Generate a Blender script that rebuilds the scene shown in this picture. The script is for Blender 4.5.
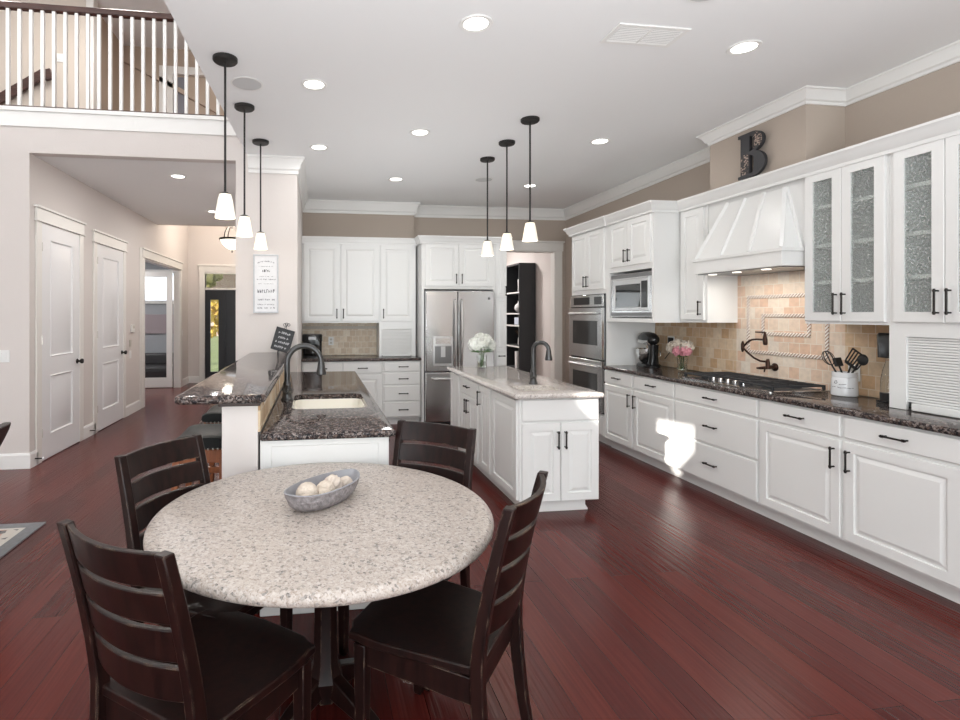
import bpy, bmesh, math, random
from mathutils import Vector, Matrix, noise
PI = math.pi
R = math.radians
random.seed(7)
scene = bpy.context.scene
C = scene.collection
for o in list(bpy.data.objects):
    bpy.data.objects.remove(o)

# ------------------------------------------------------------ camera, sky, sun, area lights, exposure
CAM_H = 1.51
YAW = math.atan((391.0 - 317.0) / 530.0)
cd = bpy.data.cameras.new('camera')
cd.sensor_fit = 'HORIZONTAL'
cd.sensor_width = 36.0
cd.lens = 530.0 / 960.0 * 36.0
cd.shift_x = (480.0 - 391.0) / 960.0
cd.shift_y = -(360.0 - 314.0) / 960.0
cd.clip_start = 0.05
cd.clip_end = 200
cam = bpy.data.objects.new('camera', cd)
C.objects.link(cam)
cam.location = (0, 0, CAM_H)
cam.rotation_euler = (PI / 2, 0, -YAW)
scene.camera = cam

world = bpy.data.worlds.new('sky')
scene.world = world
world.use_nodes = True
world.node_tree.nodes['Background'].inputs[0].default_value = (0.90, 0.95, 1.0, 1)
world.node_tree.nodes['Background'].inputs[1].default_value = 1.6

def area(name, loc, rot, sx, sy, watts, col=(1, 1, 1), spread=180):
    l = bpy.data.lights.new(name, 'AREA')
    l.shape = 'RECTANGLE'
    l.size, l.size_y = sx, sy
    l.energy = watts
    l.color = col
    l.spread = R(spread)
    o = bpy.data.objects.new(name, l)
    C.objects.link(o)
    o.location = loc
    o.rotation_euler = rot
    return o

SUN_DIR = Vector((1.0, 0.70, -0.50)).normalized()
sl = bpy.data.lights.new('sun', 'SUN')
sl.energy = 9.0
sl.angle = R(0.3)
sl.color = (1.0, 0.95, 0.88)
so = bpy.data.objects.new('sun', sl)
C.objects.link(so)
so.location = (-9, 0, 9)
so.rotation_euler = SUN_DIR.to_track_quat('-Z', 'Y').to_euler()

# daylight of the rear windows (behind the camera) and added upward fill lamps
for wx in (-4.6, -1.2, 1.6):
    area('window_daylight', (wx, -3.42, 1.45), (R(90), 0, 0), 1.9, 2.2, 96, (0.90, 0.97, 1.0))
area('ceiling_fill', (0.5, -0.6, 0.7), (R(180), 0, 0), 3.4, 3.0, 155, (0.93, 0.98, 1.0), 145)  # unseen uplight added behind the camera to brighten the kitchen ceiling
area('kitchen_fill', (0.92, 5.1, 0.8), (R(180), 0, 0), 0.7, 2.0, 16.5, (0.95, 0.985, 1.0), 165)  # unseen uplight added in the aisle to lift the rear ceiling
area('great_room_fill', (-4.0, 1.5, 3.0), (R(180), 0, 0), 2.0, 2.0, 245, (0.95, 0.985, 1.0))  # added upward fill for the great room, no real source

scene.view_settings.view_transform = 'Standard'
scene.view_settings.look = 'None'
scene.view_settings.exposure = 0.0
scene.view_settings.gamma = 1.0
scene.view_settings.use_curve_mapping = False

# ------------------------------------------------------------ materials
def new_mat(name):
    m = bpy.data.materials.new(name)
    m.use_nodes = True
    nt = m.node_tree
    return m, nt, nt.nodes['Principled BSDF']

def srgb(r, g, b):
    f = lambda c: (c / 255) / 12.92 if c / 255 <= 0.04045 else ((c / 255 + 0.055) / 1.055) ** 2.4
    return (f(r), f(g), f(b), 1)

def plain(name, col, rough=0.5, metal=0.0, spec=0.5, emit=None, es=0.0, nz=0.0, nscale=8.0, coat=0.0, bump=0.0, bscale=60):
    m, nt, p = new_mat(name)
    p.inputs['Base Color'].default_value = col
    p.inputs['Roughness'].default_value = rough
    p.inputs['Metallic'].default_value = metal
    p.inputs['Specular IOR Level'].default_value = spec
    p.inputs['Coat Weight'].default_value = coat
    if emit:
        p.inputs['Emission Color'].default_value = emit
        p.inputs['Emission Strength'].default_value = es
    tc = nt.nodes.new('ShaderNodeTexCoord')
    if nz > 0:
        n = nt.nodes.new('ShaderNodeTexNoise')
        n.inputs['Scale'].default_value = nscale
        n.inputs['Detail'].default_value = 4
        nt.links.new(tc.outputs['Object'], n.inputs['Vector'])
        hv = nt.nodes.new('ShaderNodeHueSaturation')
        hv.inputs['Color'].default_value = col
        mr = nt.nodes.new('ShaderNodeMapRange')
        mr.inputs['To Min'].default_value = 1 - nz
        mr.inputs['To Max'].default_value = 1 + nz
        nt.links.new(n.outputs['Fac'], mr.inputs['Value'])
        nt.links.new(mr.outputs['Result'], hv.inputs['Value'])
        nt.links.new(hv.outputs['Color'], p.inputs['Base Color'])
    if bump > 0:
        n = nt.nodes.new('ShaderNodeTexNoise')
        n.inputs['Scale'].default_value = bscale
        n.inputs['Detail'].default_value = 5
        nt.links.new(tc.outputs['Object'], n.inputs['Vector'])
        b = nt.nodes.new('ShaderNodeBump')
        b.inputs['Strength'].default_value = bump
        b.inputs['Distance'].default_value = 0.01
        nt.links.new(n.outputs['Fac'], b.inputs['Height'])
        nt.links.new(b.outputs['Normal'], p.inputs['Normal'])
    return m

def ramp(nt, stops, interp='LINEAR'):
    r = nt.nodes.new('ShaderNodeValToRGB')
    r.color_ramp.interpolation = interp
    e = r.color_ramp.elements
    while len(e) < len(stops):
        e.new(0.5)
    for i, (pos, col) in enumerate(stops):
        e[i].position = pos
        e[i].color = col
    return r

def granite(name, stops, scale, rough=0.12, fine=None, spec=0.5):
    m, nt, p = new_mat(name)
    p.inputs['Specular IOR Level'].default_value = spec
    tc = nt.nodes.new('ShaderNodeTexCoord')
    nz = nt.nodes.new('ShaderNodeTexNoise')
    nz.inputs['Scale'].default_value = scale * 0.7
    nz.inputs['Detail'].default_value = 3
    mx = nt.nodes.new('ShaderNodeMix')
    mx.data_type = 'VECTOR'
    mx.inputs[0].default_value = 0.012
    nt.links.new(tc.outputs['Object'], nz.inputs['Vector'])
    nt.links.new(tc.outputs['Object'], mx.inputs[4])
    nt.links.new(nz.outputs['Color'], mx.inputs[5])
    v = nt.nodes.new('ShaderNodeTexVoronoi')
    v.inputs['Scale'].default_value = scale
    nt.links.new(mx.outputs[1], v.inputs['Vector'])
    sep = nt.nodes.new('ShaderNodeSeparateColor')
    nt.links.new(v.outputs['Color'], sep.inputs['Color'])
    r = ramp(nt, stops, 'CONSTANT')
    nt.links.new(sep.outputs['Red'], r.inputs['Fac'])
    out = r.outputs['Color']
    if fine:
        v2 = nt.nodes.new('ShaderNodeTexVoronoi')
        v2.inputs['Scale'].default_value = scale * 2.3
        nt.links.new(mx.outputs[1], v2.inputs['Vector'])
        s2 = nt.nodes.new('ShaderNodeSeparateColor')
        nt.links.new(v2.outputs['Color'], s2.inputs['Color'])
        r2 = ramp(nt, fine, 'CONSTANT')
        nt.links.new(s2.outputs['Green'], r2.inputs['Fac'])
        mm = nt.nodes.new('ShaderNodeMix')
        mm.data_type = 'RGBA'
        mm.inputs[0].default_value = 0.45
        nt.links.new(out, mm.inputs[6])
        nt.links.new(r2.outputs['Color'], mm.inputs[7])
        out = mm.outputs[2]
    nt.links.new(out, p.inputs['Base Color'])
    p.inputs['Roughness'].default_value = rough
    return m

def tile_mat(name, size, c1, c2, c3, mort, axis='YZ', bump=0.25):
    m, nt, p = new_mat(name)
    tc = nt.nodes.new('ShaderNodeTexCoord')
    s = nt.nodes.new('ShaderNodeSeparateXYZ')
    cb = nt.nodes.new('ShaderNodeCombineXYZ')
    nt.links.new(tc.outputs['Object'], s.inputs[0])
    nt.links.new(s.outputs['Y' if axis == 'YZ' else 'X'], cb.inputs[0])
    nt.links.new(s.outputs['Z'], cb.inputs[1])
    br = nt.nodes.new('ShaderNodeTexBrick')
    br.offset = 0.5
    br.inputs['Color1'].default_value = (0, 0, 0, 1)
    br.inputs['Color2'].default_value = (1, 1, 1, 1)
    br.inputs['Mortar'].default_value = (0.5, 0.5, 0.5, 1)
    br.inputs['Scale'].default_value = 1.0
    br.inputs['Mortar Size'].default_value = 0.0035
    br.inputs['Mortar Smooth'].default_value = 0.3
    br.inputs['Brick Width'].default_value = size
    br.inputs['Row Height'].default_value = size
    nt.links.new(cb.outputs[0], br.inputs['Vector'])
    r = ramp(nt, [(0.0, c1), (0.45, c2), (0.8, c1), (1.0, c3)])
    nt.links.new(br.outputs['Color'], r.inputs['Fac'])
    nz = nt.nodes.new('ShaderNodeTexNoise')
    nz.inputs['Scale'].default_value = 28
    nz.inputs['Detail'].default_value = 6
    nt.links.new(tc.outputs['Object'], nz.inputs['Vector'])
    hv = nt.nodes.new('ShaderNodeHueSaturation')
    mr = nt.nodes.new('ShaderNodeMapRange')
    mr.inputs['To Min'].default_value = 0.78
    mr.inputs['To Max'].default_value = 1.2
    nt.links.new(nz.outputs['Fac'], mr.inputs['Value'])
    nt.links.new(mr.outputs['Result'], hv.inputs['Value'])
    nt.links.new(r.outputs['Color'], hv.inputs['Color'])
    mx = nt.nodes.new('ShaderNodeMix')
    mx.data_type = 'RGBA'
    nt.links.new(br.outputs['Fac'], mx.inputs[0])
    nt.links.new(hv.outputs['Color'], mx.inputs[6])
    mx.inputs[7].default_value = mort
    nt.links.new(mx.outputs[2], p.inputs['Base Color'])
    p.inputs['Roughness'].default_value = 0.55
    b = nt.nodes.new('ShaderNodeBump')
    b.invert = True
    b.inputs['Strength'].default_value = bump
    b.inputs['Distance'].default_value = 0.004
    nt.links.new(br.outputs['Fac'], b.inputs['Height'])
    nt.links.new(b.outputs['Normal'], p.inputs['Normal'])
    return m

def floor_mat():
    m, nt, p = new_mat('cherry_bamboo_floor')
    tc = nt.nodes.new('ShaderNodeTexCoord')
    s = nt.nodes.new('ShaderNodeSeparateXYZ')
    cb = nt.nodes.new('ShaderNodeCombineXYZ')
    nt.links.new(tc.outputs['Object'], s.inputs[0])
    nt.links.new(s.outputs['Y'], cb.inputs[0])
    nt.links.new(s.outputs['X'], cb.inputs[1])
    br = nt.nodes.new('ShaderNodeTexBrick')
    br.offset = 0.37
    br.offset_frequency = 2
    br.inputs['Color1'].default_value = (0, 0, 0, 1)
    br.inputs['Color2'].default_value = (1, 1, 1, 1)
    br.inputs['Mortar'].default_value = (0.0, 0.0, 0.0, 1)
    br.inputs['Scale'].default_value = 1.0
    br.inputs['Mortar Size'].default_value = 0.0012
    br.inputs['Mortar Smooth'].default_value = 0.2
    br.inputs['Brick Width'].default_value = 1.75
    br.inputs['Row Height'].default_value = 0.14
    nt.links.new(cb.outputs[0], br.inputs['Vector'])
    mp = nt.nodes.new('ShaderNodeMapping')
    mp.inputs['Scale'].default_value = (95, 2.2, 1)
    nt.links.new(tc.outputs['Object'], mp.inputs['Vector'])
    # shift the grain from plank to plank
    add = nt.nodes.new('ShaderNodeVectorMath')
    add.operation = 'ADD'
    nt.links.new(mp.outputs[0], add.inputs[0])
    sc = nt.nodes.new('ShaderNodeVectorMath')
    sc.operation = 'SCALE'
    sc.inputs['Scale'].default_value = 40
    nt.links.new(br.outputs['Color'], sc.inputs[0])
    nt.links.new(sc.outputs[0], add.inputs[1])
    g = nt.nodes.new('ShaderNodeTexNoise')
    g.inputs['Scale'].default_value = 1.0
    g.inputs['Detail'].default_value = 5
    g.inputs['Roughness'].default_value = 0.65
    nt.links.new(add.outputs[0], g.inputs['Vector'])
    mth = nt.nodes.new('ShaderNodeMath')
    mth.operation = 'MULTIPLY_ADD'
    mth.inputs[1].default_value = 0.38
    nt.links.new(br.outputs['Color'], mth.inputs[0])
    m2 = nt.nodes.new('ShaderNodeMath')
    m2.operation = 'MULTIPLY'
    m2.inputs[1].default_value = 0.70
    nt.links.new(g.outputs['Fac'], m2.inputs[0])
    nt.links.new(m2.outputs[0], mth.inputs[2])
    r = ramp(nt, [(0.12, FLOOR_D), (0.5, FLOOR_M), (0.85, FLOOR_L)])
    nt.links.new(mth.outputs[0], r.inputs['Fac'])
    mx = nt.nodes.new('ShaderNodeMix')
    mx.data_type = 'RGBA'
    nt.links.new(br.outputs['Fac'], mx.inputs[0])
    nt.links.new(r.outputs['Color'], mx.inputs[6])
    mx.inputs[7].default_value = (0.016, 0.004, 0.004, 1)
    nt.links.new(mx.outputs[2], p.inputs['Base Color'])
    p.inputs['Roughness'].default_value = 0.24
    p.inputs['Specular IOR Level'].default_value = 0.22
    # hand-scraped waviness along the planks
    mp2 = nt.nodes.new('ShaderNodeMapping')
    mp2.inputs['Scale'].default_value = (46, 0.9, 1)
    nt.links.new(tc.outputs['Object'], mp2.inputs['Vector'])
    w = nt.nodes.new('ShaderNodeTexNoise')
    w.inputs['Scale'].default_value = 1.0
    w.inputs['Detail'].default_value = 2
    nt.links.new(mp2.outputs[0], w.inputs['Vector'])
    b = nt.nodes.new('ShaderNodeBump')
    b.inputs['Strength'].default_value = 0.30
    b.inputs['Distance'].default_value = 0.01
    nt.links.new(w.outputs['Fac'], b.inputs['Height'])
    b2 = nt.nodes.new('ShaderNodeBump')
    b2.invert = True
    b2.inputs['Strength'].default_value = 0.3
    b2.inputs['Distance'].default_value = 0.003
    nt.links.new(br.outputs['Fac'], b2.inputs['Height'])
    nt.links.new(b.outputs['Normal'], b2.inputs['Normal'])
    nt.links.new(b2.outputs['Normal'], p.inputs['Normal'])
    return m

def wood_mat(name, dark, light, rough, axis_scale=(60, 60, 4), wear=None, coat=0.0, wear_amount=0.5):
    m, nt, p = new_mat(name)
    tc = nt.nodes.new('ShaderNodeTexCoord')
    mp = nt.nodes.new('ShaderNodeMapping')
    mp.inputs['Scale'].default_value = axis_scale
    nt.links.new(tc.outputs['Object'], mp.inputs['Vector'])
    n = nt.nodes.new('ShaderNodeTexNoise')
    n.inputs['Scale'].default_value = 1
    n.inputs['Detail'].default_value = 5
    nt.links.new(mp.outputs[0], n.inputs['Vector'])
    r = ramp(nt, [(0.3, dark), (0.75, light)])
    nt.links.new(n.outputs['Fac'], r.inputs['Fac'])
    out = r.outputs['Color']
    if wear:
        bv = nt.nodes.new('ShaderNodeBevel')
        bv.samples = 4
        bv.inputs['Radius'].default_value = 0.006
        gm = nt.nodes.new('ShaderNodeNewGeometry')
        dt = nt.nodes.new('ShaderNodeVectorMath')
        dt.operation = 'DOT_PRODUCT'
        nt.links.new(bv.outputs[0], dt.inputs[0])
        nt.links.new(gm.outputs['Normal'], dt.inputs[1])
        mr = nt.nodes.new('ShaderNodeMapRange')
        mr.inputs['From Min'].default_value = 0.97
        mr.inputs['From Max'].default_value = 0.88
        nt.links.new(dt.outputs['Value'], mr.inputs['Value'])
        n2 = nt.nodes.new('ShaderNodeTexNoise')
        n2.inputs['Scale'].default_value = 22
        n2.inputs['Detail'].default_value = 6
        nt.links.new(tc.outputs['Object'], n2.inputs['Vector'])
        mr2 = nt.nodes.new('ShaderNodeMapRange')
        mr2.inputs['From Min'].default_value = 0.5
        mr2.inputs['From Max'].default_value = 0.62
        mr2.inputs['To Max'].default_value = wear_amount
        nt.links.new(n2.outputs['Fac'], mr2.inputs['Value'])
        mu = nt.nodes.new('ShaderNodeMath')
        mu.operation = 'MULTIPLY'
        nt.links.new(mr.outputs['Result'], mu.inputs[0])
        nt.links.new(mr2.outputs['Result'], mu.inputs[1])
        mx = nt.nodes.new('ShaderNodeMix')
        mx.data_type = 'RGBA'
        nt.links.new(mu.outputs[0], mx.inputs[0])
        nt.links.new(out, mx.inputs[6])
        mx.inputs[7].default_value = wear
        out = mx.outputs[2]
    nt.links.new(out, p.inputs['Base Color'])
    p.inputs['Roughness'].default_value = rough
    p.inputs['Coat Weight'].default_value = coat
    return m

def brushed(name, col, rough=0.28):
    m, nt, p = new_mat(name)
    tc = nt.nodes.new('ShaderNodeTexCoord')
    mp = nt.nodes.new('ShaderNodeMapping')
    mp.inputs['Scale'].default_value = (90, 90, 0.6)
    nt.links.new(tc.outputs['Object'], mp.inputs['Vector'])
    n = nt.nodes.new('ShaderNodeTexNoise')
    n.inputs['Scale'].default_value = 1
    nt.links.new(mp.outputs[0], n.inputs['Vector'])
    mr = nt.nodes.new('ShaderNodeMapRange')
    mr.inputs['To Min'].default_value = rough - 0.012
    mr.inputs['To Max'].default_value = rough + 0.012
    nt.links.new(n.outputs['Fac'], mr.inputs['Value'])
    nt.links.new(mr.outputs['Result'], p.inputs['Roughness'])
    p.inputs['Base Color'].default_value = col
    p.inputs['Metallic'].default_value = 1.0
    return m

def glass(name, col=(0.95, 0.98, 0.97, 1), rough=0.0, ior=1.45):
    m, nt, p = new_mat(name)
    p.inputs['Base Color'].default_value = col
    p.inputs['Roughness'].default_value = rough
    p.inputs['IOR'].default_value = ior
    p.inputs['Transmission Weight'].default_value = 1.0
    return m

def pane_mat(name):
    m = bpy.data.materials.new(name)
    m.use_nodes = True
    nt = m.node_tree
    nt.nodes.remove(nt.nodes['Principled BSDF'])
    out = nt.nodes['Material Output']
    t = nt.nodes.new('ShaderNodeBsdfTransparent')
    g = nt.nodes.new('ShaderNodeBsdfGlossy')
    g.inputs['Roughness'].default_value = 0.02
    mx = nt.nodes.new('ShaderNodeMixShader')
    mx.inputs[0].default_value = 0.07
    nt.links.new(t.outputs[0], mx.inputs[1])
    nt.links.new(g.outputs[0], mx.inputs[2])
    nt.links.new(mx.outputs[0], out.inputs['Surface'])
    return m

def seeded_glass(name):
    m = bpy.data.materials.new(name)
    m.use_nodes = True
    nt = m.node_tree
    nt.nodes.remove(nt.nodes['Principled BSDF'])
    out = nt.nodes['Material Output']
    tc = nt.nodes.new('ShaderNodeTexCoord')
    n = nt.nodes.new('ShaderNodeTexNoise')
    n.inputs['Scale'].default_value = 95
    n.inputs['Detail'].default_value = 4
    n.inputs['Roughness'].default_value = 0.6
    nt.links.new(tc.outputs['Object'], n.inputs['Vector'])
    mr = nt.nodes.new('ShaderNodeMapRange')
    mr.inputs['From Min'].default_value = 0.36
    mr.inputs['From Max'].default_value = 0.66
    mr.inputs['To Min'].default_value = 0.10
    mr.inputs['To Max'].default_value = 0.36
    nt.links.new(n.outputs['Fac'], mr.inputs['Value'])
    t = nt.nodes.new('ShaderNodeBsdfTransparent')
    t.inputs[0].default_value = (0.93, 0.95, 0.94, 1)
    d = nt.nodes.new('ShaderNodeBsdfPrincipled')
    cr_ = ramp(nt, [(0.36, (0.22, 0.23, 0.225, 1)), (0.52, (0.66, 0.68, 0.67, 1)), (0.68, (0.95, 0.96, 0.95, 1))])
    nt.links.new(n.outputs['Fac'], cr_.inputs['Fac'])
    nt.links.new(cr_.outputs['Color'], d.inputs['Base Color'])
    d.inputs['Roughness'].default_value = 0.4
    b = nt.nodes.new('ShaderNodeBump')
    b.inputs['Strength'].default_value = 0.4
    b.inputs['Distance'].default_value = 0.004
    nt.links.new(n.outputs['Fac'], b.inputs['Height'])
    mx = nt.nodes.new('ShaderNodeMixShader')
    nt.links.new(mr.outputs['Result'], mx.inputs[0])
    nt.links.new(t.outputs[0], mx.inputs[1])
    nt.links.new(d.outputs[0], mx.inputs[2])
    nt.links.new(mx.outputs[0], out.inputs['Surface'])
    return m

FLOOR_D = (0.046, 0.0082, 0.0072, 1)
FLOOR_M = (0.082, 0.0130, 0.0108, 1)
FLOOR_L = (0.130, 0.0230, 0.0165, 1)
M = {}
M['floor'] = floor_mat()
M['ceil'] = plain('ceiling_paint', (0.86, 0.86, 0.86, 1), 0.9, bump=0.06, bscale=120)
M['wall'] = plain('pinkish_beige_wall_paint', srgb(216, 209, 205), 0.85, bump=0.10, bscale=60)
M['wall_tan'] = plain('tan_wall_paint', srgb(184, 171, 159), 0.85, bump=0.10, bscale=60)
M['wall_light'] = plain('pale_wall_paint', srgb(226, 219, 215), 0.85)
M['wall_loft'] = plain('loft_wall_paint', srgb(205, 195, 184), 0.85)
M['wall_loft_tan'] = plain('loft_tan_wall_paint', srgb(190, 172, 155), 0.85)
M['trim'] = plain('white_trim_paint', (0.84, 0.83, 0.81, 1), 0.35)
M['casing'] = plain('cream_casing_paint', (0.80, 0.78, 0.745, 1), 0.4)
M['cab'] = plain('white_cabinet_paint', (0.84, 0.84, 0.825, 1), 0.28)
M['door'] = plain('white_door_paint', (0.80, 0.80, 0.81, 1), 0.33)
M['inside'] = plain('cabinet_interior', (0.66, 0.68, 0.67, 1), 0.6)
M['shelf_light'] = plain('cabinet_shelf', (0.84, 0.85, 0.83, 1), 0.5)
M['bronze'] = plain('dark_bronze', (0.022, 0.018, 0.016, 1), 0.38, 0.75)
M['bronze_matte'] = plain('dark_bronze_fixture', (0.020, 0.018, 0.017, 1), 0.5, 0.3)
M['rust_bronze'] = plain('oil_rubbed_bronze', (0.055, 0.028, 0.020, 1), 0.3, 0.85, nz=0.3, nscale=40)
M['pewter'] = plain('dark_pewter', (0.085, 0.085, 0.085, 1), 0.32, 0.85)
M['granite_dark'] = granite('dark_granite', [(0.0, (0.016, 0.015, 0.017, 1)), (0.30, (0.070, 0.050, 0.044, 1)),
    (0.50, (0.150, 0.105, 0.090, 1)), (0.68, (0.026, 0.024, 0.026, 1)), (0.80, (0.30, 0.255, 0.235, 1)), (0.91, (0.09, 0.08, 0.085, 1))], 78, 0.07,
    fine=[(0.0, (0.018, 0.017, 0.018, 1)), (0.45, (0.13, 0.09, 0.078, 1)), (0.74, (0.36, 0.31, 0.29, 1)), (0.88, (0.03, 0.03, 0.03, 1))], spec=0.14)
M['granite_table'] = granite('pale_speckled_granite', [(0.0, (0.47, 0.405, 0.36, 1)), (0.40, (0.41, 0.34, 0.295, 1)),
    (0.60, (0.56, 0.51, 0.475, 1)), (0.78, (0.32, 0.26, 0.225, 1)), (0.88, (0.17, 0.15, 0.135, 1)), (0.95, (0.030, 0.030, 0.034, 1))], 110, 0.34,
    fine=[(0.0, (0.53, 0.475, 0.435, 1)), (0.5, (0.40, 0.335, 0.285, 1)), (0.75, (0.60, 0.555, 0.52, 1)), (0.92, (0.18, 0.155, 0.14, 1))], spec=0.3)
M['granite_island'] = granite('pale_island_granite', [(0.0, (0.62, 0.575, 0.545, 1)), (0.4, (0.53, 0.465, 0.425, 1)),
    (0.62, (0.72, 0.69, 0.665, 1)), (0.82, (0.43, 0.37, 0.335, 1)), (0.94, (0.20, 0.17, 0.165, 1))], 120, 0.09,
    fine=[(0.0, (0.70, 0.66, 0.63, 1)), (0.6, (0.50, 0.445, 0.405, 1)), (0.9, (0.28, 0.24, 0.225, 1))])
M['tile_right'] = tile_mat('tumbled_tan_tile', 0.098, srgb(218, 194, 164), srgb(204, 168, 130), srgb(224, 206, 182), srgb(222, 206, 186), 'YZ')
M['tile_mosaic'] = tile_mat('tumbled_cream_tile', 0.098, srgb(232, 216, 198), srgb(224, 190, 164), srgb(236, 224, 210), srgb(233, 223, 210), 'YZ')
M['tile_back'] = tile_mat('tumbled_beige_tile', 0.085, srgb(226, 212, 192), srgb(208, 188, 164), srgb(232, 222, 206), srgb(230, 222, 210), 'XZ')
M['tile_pen'] = tile_mat('tumbled_pale_tile', 0.085, srgb(226, 204, 172), srgb(178, 140, 98), srgb(232, 226, 218), srgb(214, 200, 178), 'YZ')
M['espresso'] = wood_mat('espresso_wood', (0.0050, 0.0022, 0.0021, 1), (0.021, 0.0070, 0.0056, 1), 0.36, (40, 40, 5), wear=(0.50, 0.34, 0.24, 1), coat=0.0, wear_amount=0.8)
M['espresso'].node_tree.nodes['Principled BSDF'].inputs['Specular IOR Level'].default_value = 0.30
M['rail_wood'] = wood_mat('dark_red_handrail_wood', (0.035, 0.014, 0.011, 1), (0.09, 0.038, 0.028, 1), 0.35, (3, 50, 50))
M['orange_wood'] = wood_mat('orange_brown_wood', (0.16, 0.045, 0.013, 1), (0.32, 0.10, 0.03, 1), 0.35, (40, 40, 5))
M['trim_wood'] = wood_mat('dark_bar_trim_wood', (0.025, 0.012, 0.009, 1), (0.06, 0.03, 0.022, 1), 0.4, (5, 40, 40))
M['leather'] = plain('black_leather', (0.009, 0.010, 0.010, 1), 0.5, spec=0.2, bump=0.15, bscale=220)
M['leather_brown'] = plain('dark_brown_leather', (0.022, 0.012, 0.012, 1), 0.4, bump=0.15, bscale=180)
M['nail'] = plain('nailhead_pewter', (0.55, 0.52, 0.48, 1), 0.3, 1.0)
M['steel'] = brushed('brushed_steel', (0.60, 0.60, 0.60, 1), 0.21)
M['steel_bright'] = brushed('bright_steel', (0.66, 0.66, 0.66, 1), 0.32)
M['chrome'] = plain('chrome', (0.78, 0.78, 0.78, 1), 0.12, 1.0)
M['oven_glass'] = plain('dark_oven_glass', (0.020, 0.022, 0.023, 1), 0.05, 0.0, 0.9)
M['black_gloss'] = plain('glossy_black_plastic', (0.012, 0.012, 0.013, 1), 0.15)
M['black'] = plain('matte_black', (0.014, 0.014, 0.015, 1), 0.5)
M['grey_black'] = plain('charcoal_laminate', (0.028, 0.030, 0.033, 1), 0.5)
M['cooktop'] = plain('cooktop_grey_enamel', (0.035, 0.037, 0.042, 1), 0.3)
M['iron'] = plain('cast_iron', (0.028, 0.029, 0.032, 1), 0.6)
M['sink'] = plain('cream_sink_enamel', (0.86, 0.82, 0.72, 1), 0.15)
M['shade'] = plain('frosted_glass_shade', (0.9, 0.86, 0.78, 1), 0.4, emit=(1.0, 0.88, 0.70, 1), es=0.42)
M['lens'] = plain('lit_lamp_lens', (0.9, 0.9, 0.88, 1), 0.4, emit=(1.0, 0.96, 0.90, 1), es=6.0)
M['led'] = plain('hood_lamp_lens', (0.9, 0.9, 0.88, 1), 0.4, emit=(1.0, 0.94, 0.84, 1), es=1.6)
M['speaker'] = plain('grey_speaker_grille', (0.60, 0.60, 0.60, 1), 0.9)
M['white_plastic'] = plain('white_plastic', (0.80, 0.80, 0.79, 1), 0.35)
M['white_ceramic'] = plain('white_ceramic', (0.83, 0.84, 0.85, 1), 0.12)
M['ink'] = plain('black_ink', (0.03, 0.03, 0.035, 1), 0.6)
M['ink_grey'] = plain('grey_ink', (0.18, 0.18, 0.20, 1), 0.7)
M['sign_wood'] = plain('whitewashed_board', srgb(226, 226, 228), 0.7, nz=0.08, nscale=30)
M['sign_frame'] = plain('grey_whitewash_frame', srgb(196, 198, 202), 0.7, nz=0.12, nscale=40)
M['chalkboard'] = plain('chalkboard', (0.045, 0.047, 0.05, 1), 0.8, nz=0.3, nscale=40)
M['chalk'] = plain('white_chalk', (0.75, 0.75, 0.76, 1), 0.9)
M['clear'] = glass('clear_glass')
M['pane'] = pane_mat('window_glass')
M['seeded'] = seeded_glass('seeded_glass')
M['water'] = glass('vase_water', (0.93, 0.97, 0.9, 1), 0, 1.33)
M['stem'] = plain('green_stem', (0.09, 0.16, 0.04, 1), 0.5)
M['leaf'] = plain('green_leaf', (0.06, 0.22, 0.025, 1), 0.45, nz=0.3, nscale=25)
M['petal_white'] = plain('white_petal', (0.82, 0.83, 0.78, 1), 0.6)
M['petal_cream'] = plain('cream_petal', (0.80, 0.72, 0.62, 1), 0.6)
M['petal_pink'] = plain('pink_petal', (0.78, 0.34, 0.40, 1), 0.6)
M['tray'] = plain('grey_carved_wood', (0.27, 0.245, 0.25, 1), 0.6, nz=0.75, nscale=60, bump=1.0, bscale=60)
M['tray_in'] = plain('pale_grey_tray_interior', (0.30, 0.30, 0.32, 1), 0.5, nz=0.15, nscale=30)
M['ball'] = plain('ivory_ball', (0.68, 0.585, 0.49, 1), 0.75, bump=0.8, bscale=110)
M['ball_light'] = plain('pale_ribbed_ball', (0.66, 0.57, 0.49, 1), 0.7)
M['letter'] = plain('charcoal_metal_letter', (0.038, 0.038, 0.042, 1), 0.5, 0.2)
M['study_grey'] = plain('grey_study_wall', (0.42, 0.44, 0.47, 1), 0.8)
M['study_pink'] = plain('pinkish_panel', (0.40, 0.33, 0.35, 1), 0.8)
M['black_door'] = plain('black_door_paint', (0.011, 0.011, 0.014, 1), 0.35)
M['grass'] = plain('lawn_grass', (0.16, 0.20, 0.08, 1), 0.9, nz=0.5, nscale=3)
M['autumn'] = plain('autumn_leaves', (0.55, 0.36, 0.05, 1), 0.8, nz=0.5, nscale=4)
M['olive'] = plain('olive_leaves', (0.20, 0.19, 0.07, 1), 0.8, nz=0.5, nscale=4)
M['bark'] = plain('tree_bark', (0.10, 0.075, 0.055, 1), 0.9)
M['brick'] = plain('pale_brick_house', (0.55, 0.42, 0.36, 1), 0.9, nz=0.2, nscale=10)
M['pave'] = plain('concrete_walk', (0.55, 0.52, 0.48, 1), 0.9)
M['filter'] = plain('hood_filter_metal', (0.25, 0.25, 0.25, 1), 0.35, 1.0)
M['screen'] = plain('thermostat_face', (0.55, 0.52, 0.46, 1), 0.5)
M['paper_blue'] = plain('pale_blue_box', (0.62, 0.68, 0.80, 1), 0.6)
M['carafe_dark'] = plain('coffee_in_carafe', (0.010, 0.008, 0.007, 1), 0.08)

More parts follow.
